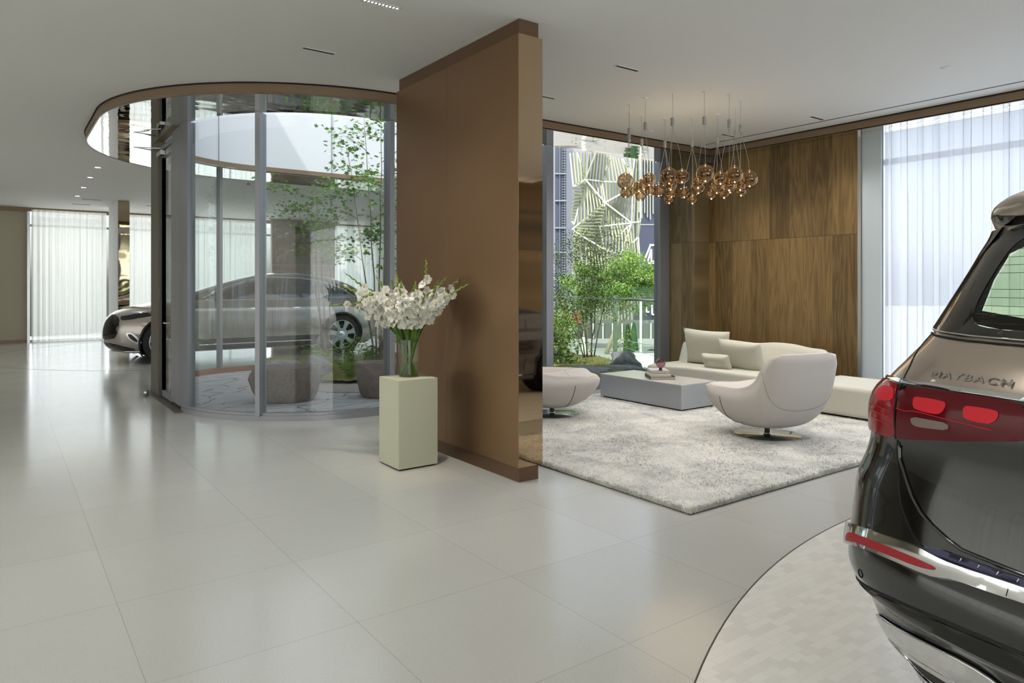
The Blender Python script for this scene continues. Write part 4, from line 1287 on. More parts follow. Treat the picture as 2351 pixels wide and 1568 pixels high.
o = mb.build('moss_ground', M['moss'], smooth=True); tag(o, 'olive green moss mound of the courtyard garden', 'moss', kind='stuff')

def rock(loc, sx, sy, sz, seed, mat, label, flat=None, name='boulder', rz=0.0, group=None, taper=0.0, rough=0.22):
    bm = bmesh.new(); bmesh.ops.create_icosphere(bm, subdivisions=4, radius=1.0)
    for v in bm.verts:
        p = v.co.copy()
        d = 1 + rough * noise.noise(p * 1.3 + Vector((seed * 7.1, 0, 0))) + rough * 0.45 * noise.noise(p * 3.1 + Vector((seed, 3, 0))) + 0.03 * noise.noise(p * 9 + Vector((seed, 3, 5)))
        p *= d
        if flat is not None and p.z > flat: p.z = flat + (p.z - flat) * 0.06
        if p.z < -0.55: p.z = -0.55 + (p.z + 0.55) * 0.1
        k = 1 + taper * (p.z + 0.55)
        v.co = Vector((p.x * sx * k, p.y * sy * k, (p.z + 0.59) * sz))
    me = bpy.data.meshes.new(name); bm.to_mesh(me); bm.free()
    for p in me.polygons: p.use_smooth = True
    me.set_sharp_from_angle(angle=radians(38)); me.materials.append(mat)
    o = bpy.data.objects.new(name, me); COL.objects.link(o); o.location = loc; o.rotation_euler = (0, 0, rz)
    return tag(o, label, 'rock', group)
rock((2.98, 9.02, 0.012), 0.37, 0.33, 0.40, 1, M['rock'], 'large flat topped brown boulder seat behind the curved glass, left of the pedestal', flat=0.52, taper=0.22, rough=0.16)
rock((4.06, 8.62, 0.012), 0.25, 0.27, 0.43, 4, M['rock'], 'second brown boulder seat, partly hidden behind the sage pedestal', flat=0.5, taper=0.2, rough=0.2)
rock((3.98, 10.62, 0.02), 0.24, 0.2, 0.24, 6, M['rock_grey'], 'small rounded grey stone in the moss beside the ferns', group='small garden stones')
rock((3.75, 11.55, 0.02), 0.42, 0.22, 0.16, 8, M['rock_grey'], 'low pale slab stone at the back of the moss, left of the ferns', group='small garden stones')
rock((5.3, 10.0, 0.10), 0.18, 0.14, 0.2, 9, M['rock_grey'], 'small grey stone among the ferns near the pedestal', group='small garden stones')
rock((7.55, 8.45, 0.02), 0.50, 0.24, 0.12, 10, M['rock_grey'], 'long low grey rock just outside the lounge window behind the left armchair', group='rocks outside the lounge window', rz=radians(-30))
rock((8.25, 8.30, 0.02), 0.40, 0.16, 0.11, 12, M['rock_grey'], 'flat dark rock outside the lounge window above the coffee table edge', group='rocks outside the lounge window', rz=radians(-36))
rock((8.66, 8.62, 0.03), 0.27, 0.17, 0.20, 14, M['rock_grey'], 'tall angular dark rock outside the window, left of the sofa end', group='rocks outside the lounge window', rz=radians(-30), rough=0.42)

def leafcloud(m_, centers, n, size, r, flat=0.6, shape=0, spread=0.12):
    for i in range(n):
        c = centers[r.randrange(len(centers))]
        p = Vector((c[0] + r.gauss(0, spread), c[1] + r.gauss(0, spread), c[2] + r.gauss(0, spread * flat)))
        a = r.uniform(0, 2 * pi); til = r.uniform(-0.9, 0.9); s = size * r.uniform(0.6, 1.25)
        mt = Matrix.Rotation(a, 3, 'Z') @ Matrix.Rotation(til, 3, 'X') @ Matrix.Rotation(r.uniform(-.6, .6), 3, 'Y')
        if shape == 0: q = [(0, 0, 0), (0.3, 0.45, 0.06), (0, 1, 0), (-0.3, 0.45, 0.06)]
        elif shape == 1:  # maple star
            q = [(0, 0, 0), (0.18, 0.28, 0), (0.62, 0.3, 0.03), (0.28, 0.52, 0), (0.42, 0.92, 0.03), (0.12, 0.7, 0), (0, 1.12, 0.03), (-0.12, 0.7, 0), (-0.42, 0.92, 0.03), (-0.28, 0.52, 0), (-0.62, 0.3, 0.03), (-0.18, 0.28, 0)]
        else: q = [(0, 0, 0), (0.22, 0.3, 0.08), (0.16, 0.75, 0.05), (0, 1, -0.1), (-0.16, 0.75, 0.05), (-0.22, 0.3, 0.08)]
        m_.add([p + mt @ (Vector(v) * s) for v in q], [tuple(range(len(q)))])
def tree(name, label, cat, loc, stems, mat_leaf, nleaf, lsize, seed, shape=0, flat=0.5, spread=0.13, rad=0.02, group=None, leaf_from=0.55, nbr=5, brl=0.5):
    """stems: list of (base dx, dy, top dx, dy, z)"""
    r = random.Random(seed); t_ = empty(name, loc, 0, label, cat, group)
    tipsl = []; br = MB()
    for si, (bx, by, tx, ty, tz) in enumerate(stems):
        n = 9; pts = []
        for i in range(n):
            f = i / (n - 1)
            pts.append(Vector((bx + (tx - bx) * f ** 1.35 + r.gauss(0, .012) * (i > 0), by + (ty - by) * f ** 1.35 + r.gauss(0, .012) * (i > 0), tz * f)))
        m_ = MB(); m_.tube(pts, [rad * (1 - 0.8 * i / (n - 1)) for i in range(n)], 6)
        m_.build('trunk' if len(stems) == 1 else 'stem', M['bark'], t_)
        tipsl.append(pts[-1])
        for b in range(nbr):
            f = leaf_from + (1 - leaf_from) * b / max(1, nbr - 1) * 0.92
            x = f * (n - 1); i = min(n - 2, int(x)); p = pts[i].lerp(pts[i + 1], x - i)
            a = r.uniform(0, 2 * pi); L_ = brl * r.uniform(0.5, 1.1)
            q = p + Vector((cos(a) * L_, sin(a) * L_, L_ * r.uniform(0.1, 0.6)))
            mid = p.lerp(q, 0.5) + Vector((0, 0, 0.06 * L_))
            br.tube([p, mid, q], [rad * 0.35, rad * 0.25, rad * 0.08], 5)
            tipsl += [mid, q, q]
            for _ in range(2):
                a2 = a + r.uniform(-1, 1); q2 = mid + Vector((cos(a2), sin(a2), r.uniform(-.1, .5))) * L_ * 0.55
                br.tube([mid, q2], [rad * 0.2, rad * 0.06], 4); tipsl += [q2, q2]
    o = br.build('branches', M['bark'], t_)
    m_ = MB(); leafcloud(m_, tipsl, nleaf, lsize, r, flat, shape, spread)
    m_.build('foliage', mat_leaf, t_)
    return t_
tree('maple_tree', 'slender maple in the courtyard, its leafy twigs against the white upper wall', 'tree', (4.78, 10.15, gh(4.78, 10.15) - 0.02),
     [(0, 0, -.18, .1, 4.0), (.05, .03, .22, .25, 4.3), (-.05, .03, -.42, .2, 3.5), (.02, -.04, .1, -.3, 3.2), (.06, .0, .6, .1, 3.9)], M['maple'], 1500, 0.075, 21, 1, 0.35, 0.15, 0.018, nbr=6, brl=0.55, leaf_from=0.5)
tree('maple_tree', 'thin multi stemmed maple farther back in the courtyard, left of the flowers', 'tree', (4.35, 11.2, gh(4.35, 11.2) - 0.02),
     [(0, 0, -.5, .1, 2.9), (.03, .03, -.12, .2, 3.1), (-.03, .03, -.3, -.1, 2.7), (.05, 0, .2, .2, 3.0)], M['maple'], 900, 0.07, 22, 1, 0.3, 0.14, 0.014, nbr=5, brl=0.5, leaf_from=0.6)
tree('garden_shrub', 'multi stemmed small leaved shrub tree outside the lounge window, before the railing', 'shrub', (8.72, 9.55, gh(8.72, 9.55) - 0.02),
     [(-.10, .02, -.62, .3, 1.95), (-.05, 0, -.35, .2, 2.1), (-.02, .05, -.12, .05, 2.3), (.03, 0, .05, -.1, 2.35), (.06, .03, .25, -.2, 2.15), (.1, 0, .42, -.35, 1.9), (-.14, 0, -.75, .5, 1.6), (.0, -.05, -.15, -.1, 1.9)], M['shrub_dark'], 6500, 0.045, 23, 0, 0.8, 0.13, 0.013, nbr=6, brl=0.34, leaf_from=0.42)
tree('garden_shrub', 'bright yellow green bush beside the left edge of the lounge window', 'shrub', (8.25, 9.95, gh(8.25, 9.95) - 0.02),
     [(0, 0, -.3, .2, 1.0), (0, 0, .1, .1, 1.1), (.05, 0, -.6, .3, .9), (0, .05, .3, -.2, .8)], M['shrub_light'], 1500, 0.075, 24, 2, 0.8, 0.13, 0.010, nbr=5, brl=0.3, leaf_from=0.2)
tree('garden_shrub', 'dark broad leaved low bush at the lower left of the lounge window', 'shrub', (7.62, 9.15, gh(7.62, 9.15) - 0.02),
     [(0, 0, -.3, .2, .45), (0, 0, .2, .1, .5), (.05, 0, .35, -.1, .42)], M['shrub_dark'], 480, 0.09, 25, 2, 0.6, 0.11, 0.008, nbr=4, brl=0.22, leaf_from=0.2)
tree('garden_sapling', 'small bright sapling between the shrub tree and the dark rock', 'sapling', (9.02, 9.0, gh(9.02, 9.0)),
     [(0, 0, .03, 0, .55), (0, 0, -.08, .04, .42)], M['shrub_light'], 130, 0.06, 26, 2, 0.7, 0.06, 0.006, nbr=3, brl=0.12, leaf_from=0.2)
rr = random.Random(55)
def fern(loc, R, n, label, seed, mat, cat='fern', name='fern', group='ferns in the courtyard moss'):
    r = random.Random(seed); m_ = MB()
    for k in range(n):
        a = 2 * pi * k / n + r.uniform(-.3, .3); L_ = R * r.uniform(0.7, 1.15); hgt = L_ * r.uniform(0.5, 1.1)
        prev = None
        for i in range(13):
            t = i / 12
            p = Vector((cos(a) * L_ * t, sin(a) * L_ * t, hgt * sin(t * 2.2) * 0.8))
            if prev is not None:
                d = (p - prev).normalized(); s = Vector((-sin(a), cos(a), 0)); w = 0.32 * L_ * sin(pi * min(1, t * 0.9 + 0.08)) ** 0.8
                for sg in (-1, 1):
                    m_.add([prev, prev + s * sg * w * 0.5 + d * w * 0.28 + Vector((0, 0, .01)), prev + s * sg * w + d * w * 0.35 - Vector((0, 0, 0.1 * w)), prev + d * 0.045 * L_], [(0, 1, 2, 3)])
            prev = p
    o = m_.build(name, mat); o.location = loc
    return tag(o, label, cat, group)
FR = [((4.32, 10.15), .34, 'fern at the front of the moss left of the boulder seat'), ((4.62, 9.95), .30, 'fern directly left of the second boulder seat'), ((4.15, 10.9), .36, 'tall fern behind the small rounded stone'),
      ((4.75, 10.75), .34, 'fern at the middle of the moss mound'), ((5.1, 10.35), .32, 'fern just left of the glass mullion'), ((4.45, 11.6), .34, 'fern at the back of the moss before the far glass'), ((5.2, 11.3), .36, 'fern behind the maple stems'), ((7.9, 9.5), .28, 'fern outside the lounge window under the shrub tree')]
for i, ((x, y), R, lb) in enumerate(FR):
    fern((x, y, gh(x, y) - 0.01), R, 11, lb, 300 + i, M['fern'])
for i, (x, y, h_, lb) in enumerate([(4.55, 10.45, .42, 'dark upright leafy plant between the ferns'), (5.25, 10.85, .45, 'dark upright leafy plant right of the maple stems'), (5.6, 11.6, .5, 'dark leafy plant at the back right of the mound'), (5.0, 11.8, .4, 'dark leafy plant before the rear wheel of the silver car'), (5.9, 10.6, .5, 'leafy plant close behind the bronze wall edge')]):
    tree('leafy_plant', lb, 'plant', (x, y, gh(x, y) - 0.01), [(0, 0, -.1, 0, h_), (.02, 0, .12, .05, h_ * .9), (0, .02, .0, -.1, h_ * .8)], M['shrub_dark'] if i % 2 == 0 else M['fern'], 170, 0.06, 400 + i, 2, 0.9, 0.06, 0.005, group='leafy plants in the moss', nbr=4, brl=0.15, leaf_from=0.2)
m_ = MB(); r_ = random.Random(77)
for i in range(2600):
    x = r_.uniform(3.6, 9.6); y = r_.uniform(7.8, 12.3)
    if y < moss_edge(min(9.4, x)) + 0.1 or x > rail_x(y) - 0.1: continue
    z = gh(x, y); a = r_.uniform(0, 2 * pi); h_ = r_.uniform(0.02, 0.06)
    m_.add([(x - .006 * cos(a), y - .006 * sin(a), z), (x + .006 * cos(a), y + .006 * sin(a), z), (x + r_.uniform(-.03, .03), y + r_.uniform(-.03, .03), z + h_)], [(0, 1, 2)])
tag(m_.build('grass_blades', M['fern']), 'short blades of grass scattered over the moss', 'grass', kind='stuff')

# glass railing at the open street side
rl = empty('glass_railing', (0, 0, 0), 0, 'glass railing with a steel handrail at the street side of the courtyard garden', 'railing')
A_, B_ = Vector((8.98, 7.62, 0)), Vector((10.43, 12.5, 0))
dR = (B_ - A_).normalized()
m_ = MB(); m_.tube([A_ + Vector((-.07, 0.02, 1.237)), B_ + Vector((-.07, 0.02, 1.237))], 0.024, 12); m_.build('handrail', M['steel'], rl)
LR = (B_ - A_).length
fpost = [0.06, 0.445, 0.86]
for f in fpost:
    p = A_ + dR * LR * f
    m_ = MB(); m_.beam(p + Vector((-.02, 0, 0)), p + Vector((-.02, 0, 1.30)), 0.085, 0.02, dR); m_.build('post', P('green_tinted_post', (168, 186, 150), 0.3), rl)
    m_ = MB(); m_.beam(p + Vector((0, 0, 1.237)), p + Vector((-.07, 0, 1.237)), 0.02, 0.02); m_.build('bracket', M['steel'], rl)
bounds = [0.0, 0.25, 0.5, 0.75, 1.0]
M['rail_glass'] = glass_mat('railing_glass', (240, 249, 243), 0.6)
for i in range(4):
    a = A_ + dR * (LR * bounds[i] + 0.008); b = A_ + dR * (LR * bounds[i + 1] - 0.008)
    m_ = MB(); m_.beam(a + Vector((0.02, 0, 0.75)), b + Vector((0.02, 0, 0.75)), 0.012, 1.44); m_.build('glass_panel', M['rail_glass'], rl)

# ================================================================== THE STREET OUTSIDE
YAW = -math.atan(1175.5 / 1613.0)
fwd = Vector((0.589, 0.808, 0)); rgt = Vector((0.808, -0.589, 0))
ZG = -3.2
M['asphalt'] = P('sunlit_pale_street', (170, 168, 164), 0.9, noise_amt=0.1, noise_scale=0.6)
mb = MB(); mb.box(-70, 90, 12, 170, ZG - 0.1, ZG, Matrix.Rotation(YAW, 4, 'Z'))
mb2 = MB()
mb2.add([tuple(rgt * a + fwd * b + Vector((0, 0, ZG))) for a, b in ((-30, 16), (60, 8), (120, 160), (-60, 160))], [(0, 1, 2, 3)])
st('ground_street', mb2, M['asphalt'])
mb = MB(); mb.prism([(9.3, 7.0), (9.3, -9.0), (9.0, -9.0), (9.0, 7.62), (10.45, 12.7), (10.45, 25), (10.6, 25), (10.7, 12.5)], ZG, -0.2)
st('wall_street_base', mb, M['white_panel'])
def outroot(name, d, label, cat, a=0.0, **kw):
    p = fwd * d + rgt * a
    return empty(name, (p.x, p.y, 0), YAW, label, cat, **kw)

# --- building with folded lattice of slats
BD = 80.0; S_ = BD / 1613.0
bl = outroot('lattice_building', BD, 'tall building across the street wrapped in a folded lattice of pale green slats', 'building')
def fa(cx, cy_): return ((64.5 + cx / 4.9) * S_, 1.5 + (375 - cy_ / 4.9) * S_)
M['slat'] = P('pale_green_slat', (164, 170, 132), 0.6)
M['ridge'] = P('white_ridge', (214, 218, 204), 0.5)
M['bldg_grey'] = P('lilac_grey_curtain_wall', (150, 152, 166), 0.5)
DEP = {}
def vdep(cx, cy_):
    return 1.6 * sin(cx * 0.011 + 1.0) * cos(cy_ * 0.009)
facets = [
 ([(345, 330), (425, 330), (512, 640), (357, 752)], 'v'), ([(425, 330), (540, 338), (512, 640)], 'v'), ([(540, 338), (620, 350), (512, 640)], 'v'), ([(620, 350), (800, 375), (703, 658), (512, 640)], 'v'),
 ([(800, 375), (940, 395), (1030, 600), (880, 700), (703, 658)], 'v'), ([(940, 395), (1060, 405), (1030, 600)], 'v'), ([(1060, 405), (1110, 415), (1110, 1128), (1030, 1135), (1030, 600)], 'v'),
 ([(365, 752), (505, 650), (388, 1150), (365, 1110)], 'h'), ([(512, 645), (725, 912), (412, 1165), (388, 1150)], 'v'), ([(512, 640), (703, 658), (725, 912)], 'v'), ([(703, 658), (880, 700), (900, 818), (725, 912)], 'v'),
 ([(725, 912), (900, 818), (1030, 700), (1030, 1135)], 'v'), ([(725, 915), (662, 1180), (728, 1430), (400, 1245), (365, 1200), (412, 1165)], 'h'), ([(725, 915), (1030, 1135), (662, 1180)], 'v'),
 ([(662, 1180), (1030, 1135), (728, 1430)], 'v'), ([(400, 1250), (728, 1430), (890, 1505), (900, 1700), (500, 1700)], 'v'), ([(728, 1430), (1030, 1135), (890, 1505)], 'v'), ([(1030, 1135), (1110, 1128), (1110, 1290), (890, 1505)], 'v'),
 ([(365, 1240), (400, 1250), (500, 1700), (365, 1700)], 'h'), ([(1110, 1290), (1110, 1700), (900, 1700), (890, 1505)], 'v'), ([(500, 1700), (1110, 1700), (1110, 2330), (560, 2330)], 'v')]
def clip_line(poly, horiz, c, tilt):
    out = []
    n = len(poly)
    f = (lambda p: p[1] - tilt * p[0]) if horiz else (lambda p: p[0] - tilt * p[1])
    for i in range(n):
        a, b = poly[i], poly[(i + 1) % n]
        fa_, fb = f(a) - c, f(b) - c
        if fa_ * fb < 0:
            t = fa_ / (fa_ - fb); out.append((a[0] + (b[0] - a[0]) * t, a[1] + (b[1] - a[1]) * t))
    return out
for k, (poly, kind) in enumerate(facets):
    m_ = MB(); hz = kind == 'h'; tilt = [0.03, -0.04, 0.06, 0.0, 0.05][k % 5] if not hz else 0.04
    vals = [(p[1] - tilt * p[0]) if hz else (p[0] - tilt * p[1]) for p in poly]
    c = min(vals) + 10; stp = 35 if hz else 34
    while c < max(vals):
        q = clip_line(poly, hz, c, tilt)
        if len(q) >= 2:
            q.sort(key=lambda p: p[0] if hz else p[1])
            a, b = q[0], q[-1]
            pa, pb = fa(*a), fa(*b)
            A3, B3 = Vector((pa[0], vdep(*a), pa[1])), Vector((pb[0], vdep(*b), pb[1]))
            if hz: m_.beam(A3, B3, 0.42, 0.14, Vector((0, -0.5, 1)).normalized())
            else: m_.beam(A3, B3, 0.15, 0.30, Vector((0.25, 1, 0)).normalized())
        c += stp
    m_.build('lattice_panel', M['slat'], bl)
m_ = MB()
edges = set()
for poly, _k in facets:
    for i in range(len(poly)):
        a, b = poly[i], poly[(i + 1) % len(poly)]
        if max(a[1], b[1]) < 420 or abs(a[0] - b[0]) + abs(a[1] - b[1]) < 60 or (a[0] == b[0] == 365): continue
        edges.add(tuple(sorted((a, b))))
for a, b in edges:
    pa, pb = fa(*a), fa(*b)
    m_.beam((pa[0], vdep(*a) - 0.2, pa[1]), (pb[0], vdep(*b) - 0.2, pb[1]), 0.13, 0.16)
m_.build('ridge_frame', M['ridge'], bl)
x0, _ = fa(400, 0); x1, _ = fa(1105, 0); _, zt = fa(0, 0)
m_ = MB(); m_.box(x0, x1, 3.0, 14, ZG, zt + 8); m_.build('body', M['bldg_grey'], bl)
# --- glass block right of it with white fins
gbk = outroot('glass_block', 92.0, 'dark blue glass office block right of the lattice building with white vertical fins', 'building')
s92 = 92 / 1613.0
X = lambda u: (u - 1175.5) * s92
Zz = lambda v: 1.5 - (v - 655) * s92
m_ = MB(); m_.box(X(1462), X(1545), 0, 12, ZG, Zz(300)); m_.build('body', P('dark_blue_glass', (84, 92, 122), 0.2, spec=0.8), gbk)
for i in range(9):
    u = 1464 + i * 6.4
    vb = [488, 502, 490, 500, 505, 492, 498, 486, 500][i]
    m_ = MB(); m_.box(X(u), X(u) + 0.17, -0.5, -0.1, Zz(vb), Zz(340)); m_.build('fin', M['ridge'], gbk)
m_ = MB(); m_.box(X(1462), X(1545), -0.12, -0.02, Zz(517), Zz(514.5)); m_.box(X(1462), X(1466), -0.3, 0, Zz(720), Zz(500)); m_.build('transom', M['ridge'], gbk)
sg = outroot('roof_sign', 70.0, 'white outlined channel letter sign before the dark blue glass block', 'sign')
s70 = 70 / 1613.0
def sx_(u, v): return Vector(((u - 1175.5) * s70, 0, 1.5 - (v - 655) * s70))
m_ = MB()
for pl_ in ([(1479, 598), (1493, 563), (1505, 563), (1505, 600), (1495, 600), (1495, 572), (1487, 600)], [(1491, 562), (1520, 562)], [(1488, 604), (1520, 604)], [(1497, 700), (1497, 722), (1512, 722)], [(1484, 690), (1484, 716), (1490, 716)]):
    for i in range(len(pl_) - 1): m_.beam(sx_(*pl_[i]), sx_(*pl_[i + 1]), 0.14, 0.14, Vector((0, 1, 0)))
m_.build('letter_outline', emit('white_sign', (250, 250, 248), 0.6), sg)
m_ = MB(); m_.box((1478 - 1175.5) * s70, (1535 - 1175.5) * s70, 0.3, 6, ZG, 1.5 - (718 - 655) * s70); m_.box((1500 - 1175.5) * s70, (1503 - 1175.5) * s70, 0.1, 0.3, ZG, 1.5 - (560 - 655) * s70)
m_.build('support', P('dark_storefront', (70, 74, 80), 0.4), sg)
# --- towers to the left
tw = outroot('glass_tower', 130.0, 'dark glass tower with grey floor bands left of the lattice building', 'building')
s13 = 130 / 1613.0
m_ = MB(); m_.box((1274 - 1175.5) * s13, (1322 - 1175.5) * s13, 0, 14, ZG, 1.5 + 340 * s13); m_.build('body', P('dark_tower_glass', (86, 92, 108), 0.25), tw)
m_ = MB()
for v in (398, 460, 522, 578, 640):
    m_.box((1274 - 1175.5) * s13, (1316 - 1175.5) * s13, -0.5, 0, 1.5 - (v + 3 - 655) * s13, 1.5 - (v - 655) * s13)
for u in (1284, 1296): m_.box((u - 1175.5) * s13, (u + 1 - 1175.5) * s13, -0.4, 0, ZG, 1.5 + 340 * s13)
for v in range(345, 650, 6): m_.box((1290 - 1175.5) * s13, (1316 - 1175.5) * s13, -0.2, 0, 1.5 - (v + 1 - 655) * s13, 1.5 - (v - 655) * s13)
m_.build('floor_band', P('grey_floor_band', (150, 156, 164), 0.6), tw)
wt = outroot('white_tower', 150.0, 'pale white high rise at the left edge of the lounge window', 'building')
s15 = 150 / 1613.0
m_ = MB(); m_.box((1215 - 1175.5) * s15, (1281 - 1175.5) * s15, 0, 14, ZG, 1.5 + 330 * s15); m_.build('body', P('white_tower_wall', (224, 230, 238), 0.6), wt)
m_ = MB()
for v in range(350, 700, 22): m_.box((1255 - 1175.5) * s15, (1277 - 1175.5) * s15, -0.2, 0, 1.5 - (v + 2 - 655) * s15, 1.5 - (v - 655) * s15)
m_.build('floor_band', M['bldg_grey'], wt)
# --- low shop row under the trees
sh = outroot('shop_front', 62.0, 'low shop front under the lattice building, seen between the tree trunks', 'building')
s62 = 62 / 1613.0
m_ = MB(); m_.box((1240 - 1175.5) * s62, (1560 - 1175.5) * s62, 0, 6, ZG, 1.5 - (742 - 655) * s62); m_.build('body', P('shop_dark_glass', (104, 108, 104), 0.3), sh)
m_ = MB()
for u in range(1250, 1560, 22): m_.box((u - 1175.5) * s62, (u + 3 - 1175.5) * s62, -0.2, 0, ZG, 1.5 - (742 - 655) * s62)
m_.build('column', M['ridge'], sh)
m_ = MB(); m_.box((1292 - 1175.5) * s62, (1335 - 1175.5) * s62, -1.2, 0, 1.5 - (738 - 655) * s62, 1.5 - (716 - 655) * s62); m_.build('red_awning', P('red_awning', (160, 74, 58), 0.7), sh)
# --- street trees
def crown_tree(name, label, loc, h, R, seed, mat, n, ls, group=None, lean=(0, 0)):
    r = random.Random(seed); t_ = empty(name, loc, 0, label, 'tree', group)
    m_ = MB(); top = Vector((lean[0], lean[1], h))
    m_.tube([Vector((0, 0, 0)), top * 0.3, top * 0.62], [0.16, 0.12, 0.09], 8)
    for k in range(6):
        a = k * 1.1; s0 = top * (0.35 + 0.05 * k)
        m_.tube([s0, s0 + Vector((cos(a) * R * .4, sin(a) * R * .4, .5)), s0 + Vector((cos(a) * R * .8, sin(a) * R * .8, 1.2))], [0.07, 0.05, 0.02], 6)
    m_.build('trunk', P('pale_bark', (176, 168, 142), 0.9), t_)
    cs = []
    for k in range(60):
        v = Vector((r.gauss(0, 1), r.gauss(0, 1), r.gauss(0, 1))).normalized() * (r.random() ** 0.4)
        cs.append(top + Vector((v.x * R, v.y * R, v.z * R * 0.95)))
    m_ = MB(); leafcloud(m_, cs, n, ls, r, 0.8, 2, R * 0.13); m_.build('foliage', mat, t_)
def op(u, d): return fwd * d + rgt * ((u - 1175.5) * d / 1613.0)
p = op(1392, 48); q_ = op(1448, 48) - p
crown_tree('street_tree', 'big sunlit light green street tree behind the railing, right half of the window', (p.x, p.y, ZG), 4.9, 2.0, 31, M['street_leaf'], 9000, 0.22, 'street trees', (q_.x, q_.y))
p = op(1345, 52); crown_tree('street_tree', 'second street tree, lower, seen through the shrub tree in the window', (p.x, p.y, ZG), 4.3, 2.1, 32, M['street_leaf'], 7000, 0.22, 'street trees')
p = op(1285, 44); crown_tree('street_tree', 'yellow green small street tree at the lower left of the window', (p.x, p.y, ZG), 2.0, 1.2, 33, M['shrub_light'], 2200, 0.2, 'street trees')
for u, d, h, lb in ((1441, 44, 2.1, 'left one of the two green cypresses behind the railing'), (1455, 43.4, 2.25, 'right one of the two green cypresses behind the railing')):
    p = op(u, d); m_ = MB(); r = random.Random(u)
    for i in range(1500):
        z = r.random() ** 0.8; w = 0.30 * (1 - z) ** 0.6 * (0.5 + 0.5 * min(1, z * 6)); a = r.uniform(0, 2 * pi); c_ = Vector((cos(a) * w, sin(a) * w, z * h)); s = 0.12
        m_.add([c_, c_ + Vector((cos(a) * .03 - sin(a) * .03, sin(a) * .03 + cos(a) * .03, s)), c_ + Vector((cos(a) * .05, sin(a) * .05, s * 1.5)), c_ + Vector((cos(a) * .03 + sin(a) * .03, sin(a) * .03 - cos(a) * .03, s))], [(0, 1, 2, 3)])
    t_ = empty('cypress', (p.x, p.y, ZG), 0, lb, 'tree', 'cypresses')
    m_.build('foliage', M['cypress'], t_)
    m_ = MB(); m_.tube([(0, 0, 0), (0, 0, h * 0.8)], [0.04, 0.015], 6); m_.build('trunk', M['bark'], t_)
p = op(1471, 34); t_ = empty('street_lamp', (p.x, p.y, ZG), YAW, 'slim white pole rising from the street behind the railing', 'street lamp')
m_ = MB(); m_.tube([(0, 0, 0), (0, 0, 3.95)], 0.06, 10); m_.build('pole', M['ridge'], t_)
m_ = MB(); m_.lathe([(0.0001, 0), (0.14, 0), (0.14, 0.04), (0.065, 0.06), (0.065, 0.12)], 12); m_.build('base', M['ridge'], t_)
p = op(1340, 40); t_ = empty('advertising_column', (p.x, p.y, ZG), YAW, 'white standing column on the street behind the shrub stems', 'column')
m_ = MB(); m_.box(-0.12, 0.12, -0.12, 0.12, 0, 1.75); m_.build('body', M['ridge'], t_, bevel=0.02)
m_ = MB(); m_.box(-0.14, 0.14, -0.14, 0.14, 0, 0.08); m_.build('foot', M['bldg_grey'], t_)
# overhead wires
for i, (v0, v1) in enumerate(((776, 800), (790, 830))):
    a = op(1410, 30) + Vector((0, 0, 1.5 - (v0 - 655) * 30 / 1613)); b = op(1560, 24) + Vector((0, 0, 1.5 - (v1 - 655) * 24 / 1613))
    m_ = MB(); m_.tube([a, a.lerp(b, .5) - Vector((0, 0, .05)), b], 0.012, 5)
    tag(m_.build('cable', M['bldg_grey']), ('upper' if i == 0 else 'lower') + ' of the two thin cables crossing the street below the handrail', 'cable', 'street cables')
# white off-road car parked in the street
p = op(1513, 30.5); gw = empty('offroad_car', (p.x, p.y, ZG), YAW + radians(-22), 'white boxy off road car in the street, its roof showing above the sofa end', 'car')
M['white_paint'] = P('white_car_paint', (236, 238, 240), 0.2, coat=1.0)
m_ = MB(); m_.box(-0.93, 0.93, -2.2, 2.3, 0.45, 1.12); m_.build('body', M['white_paint'], gw, bevel=0.06, seg=3)
m_ = MB()
m_.add([(-.86, -2.15, 1.1), (.86, -2.15, 1.1), (.86, .85, 1.1), (-.86, .85, 1.1), (-.78, -2.1, 1.93), (.78, -2.1, 1.93), (.78, .55, 1.93), (-.78, .55, 1.93)], [(0, 1, 2, 3), (4, 7, 6, 5), (0, 4, 5, 1), (1, 5, 6, 2), (2, 6, 7, 3), (3, 7, 4, 0)])
m_.build('cabin', M['white_paint'], gw, bevel=0.05, seg=3)
gls_ = P('dark_car_glass', (40, 52, 74), 0.08, spec=0.9)
m_ = MB(); m_.add([(-.78, .86, 1.16), (.78, .86, 1.16), (.71, .61, 1.84), (-.71, .61, 1.84)], [(0, 1, 2, 3)]); m_.build('windscreen', gls_, gw, loc=(0, 0.012, 0.0))
for sx in (-1, 1):
    for y0, y1 in ((-2.0, -1.25), (-1.15, -.25), (-.15, .55)):
        m_ = MB(); m_.add([(sx * .868, y0, 1.2), (sx * .868, y1, 1.2), (sx * .80, y1 - .03, 1.8), (sx * .80, y0, 1.8)], [(0, 1, 2, 3)]); m_.build('side_window', gls_, gw)
    for y in (-1.5, 1.4):
        m_ = MB(); m_.lathe([(0.0001, -.13), (.36, -.13), (.39, -.08), (.39, .08), (.36, .13), (0.0001, .13)], 24, (sx * .82, y, .39), 'X'); m_.build('wheel', M['rubber'], gw)
m_ = MB(); m_.box(-.35, .35, -.9, -.1, 1.925, 1.945); m_.build('sunroof', gls_, gw)

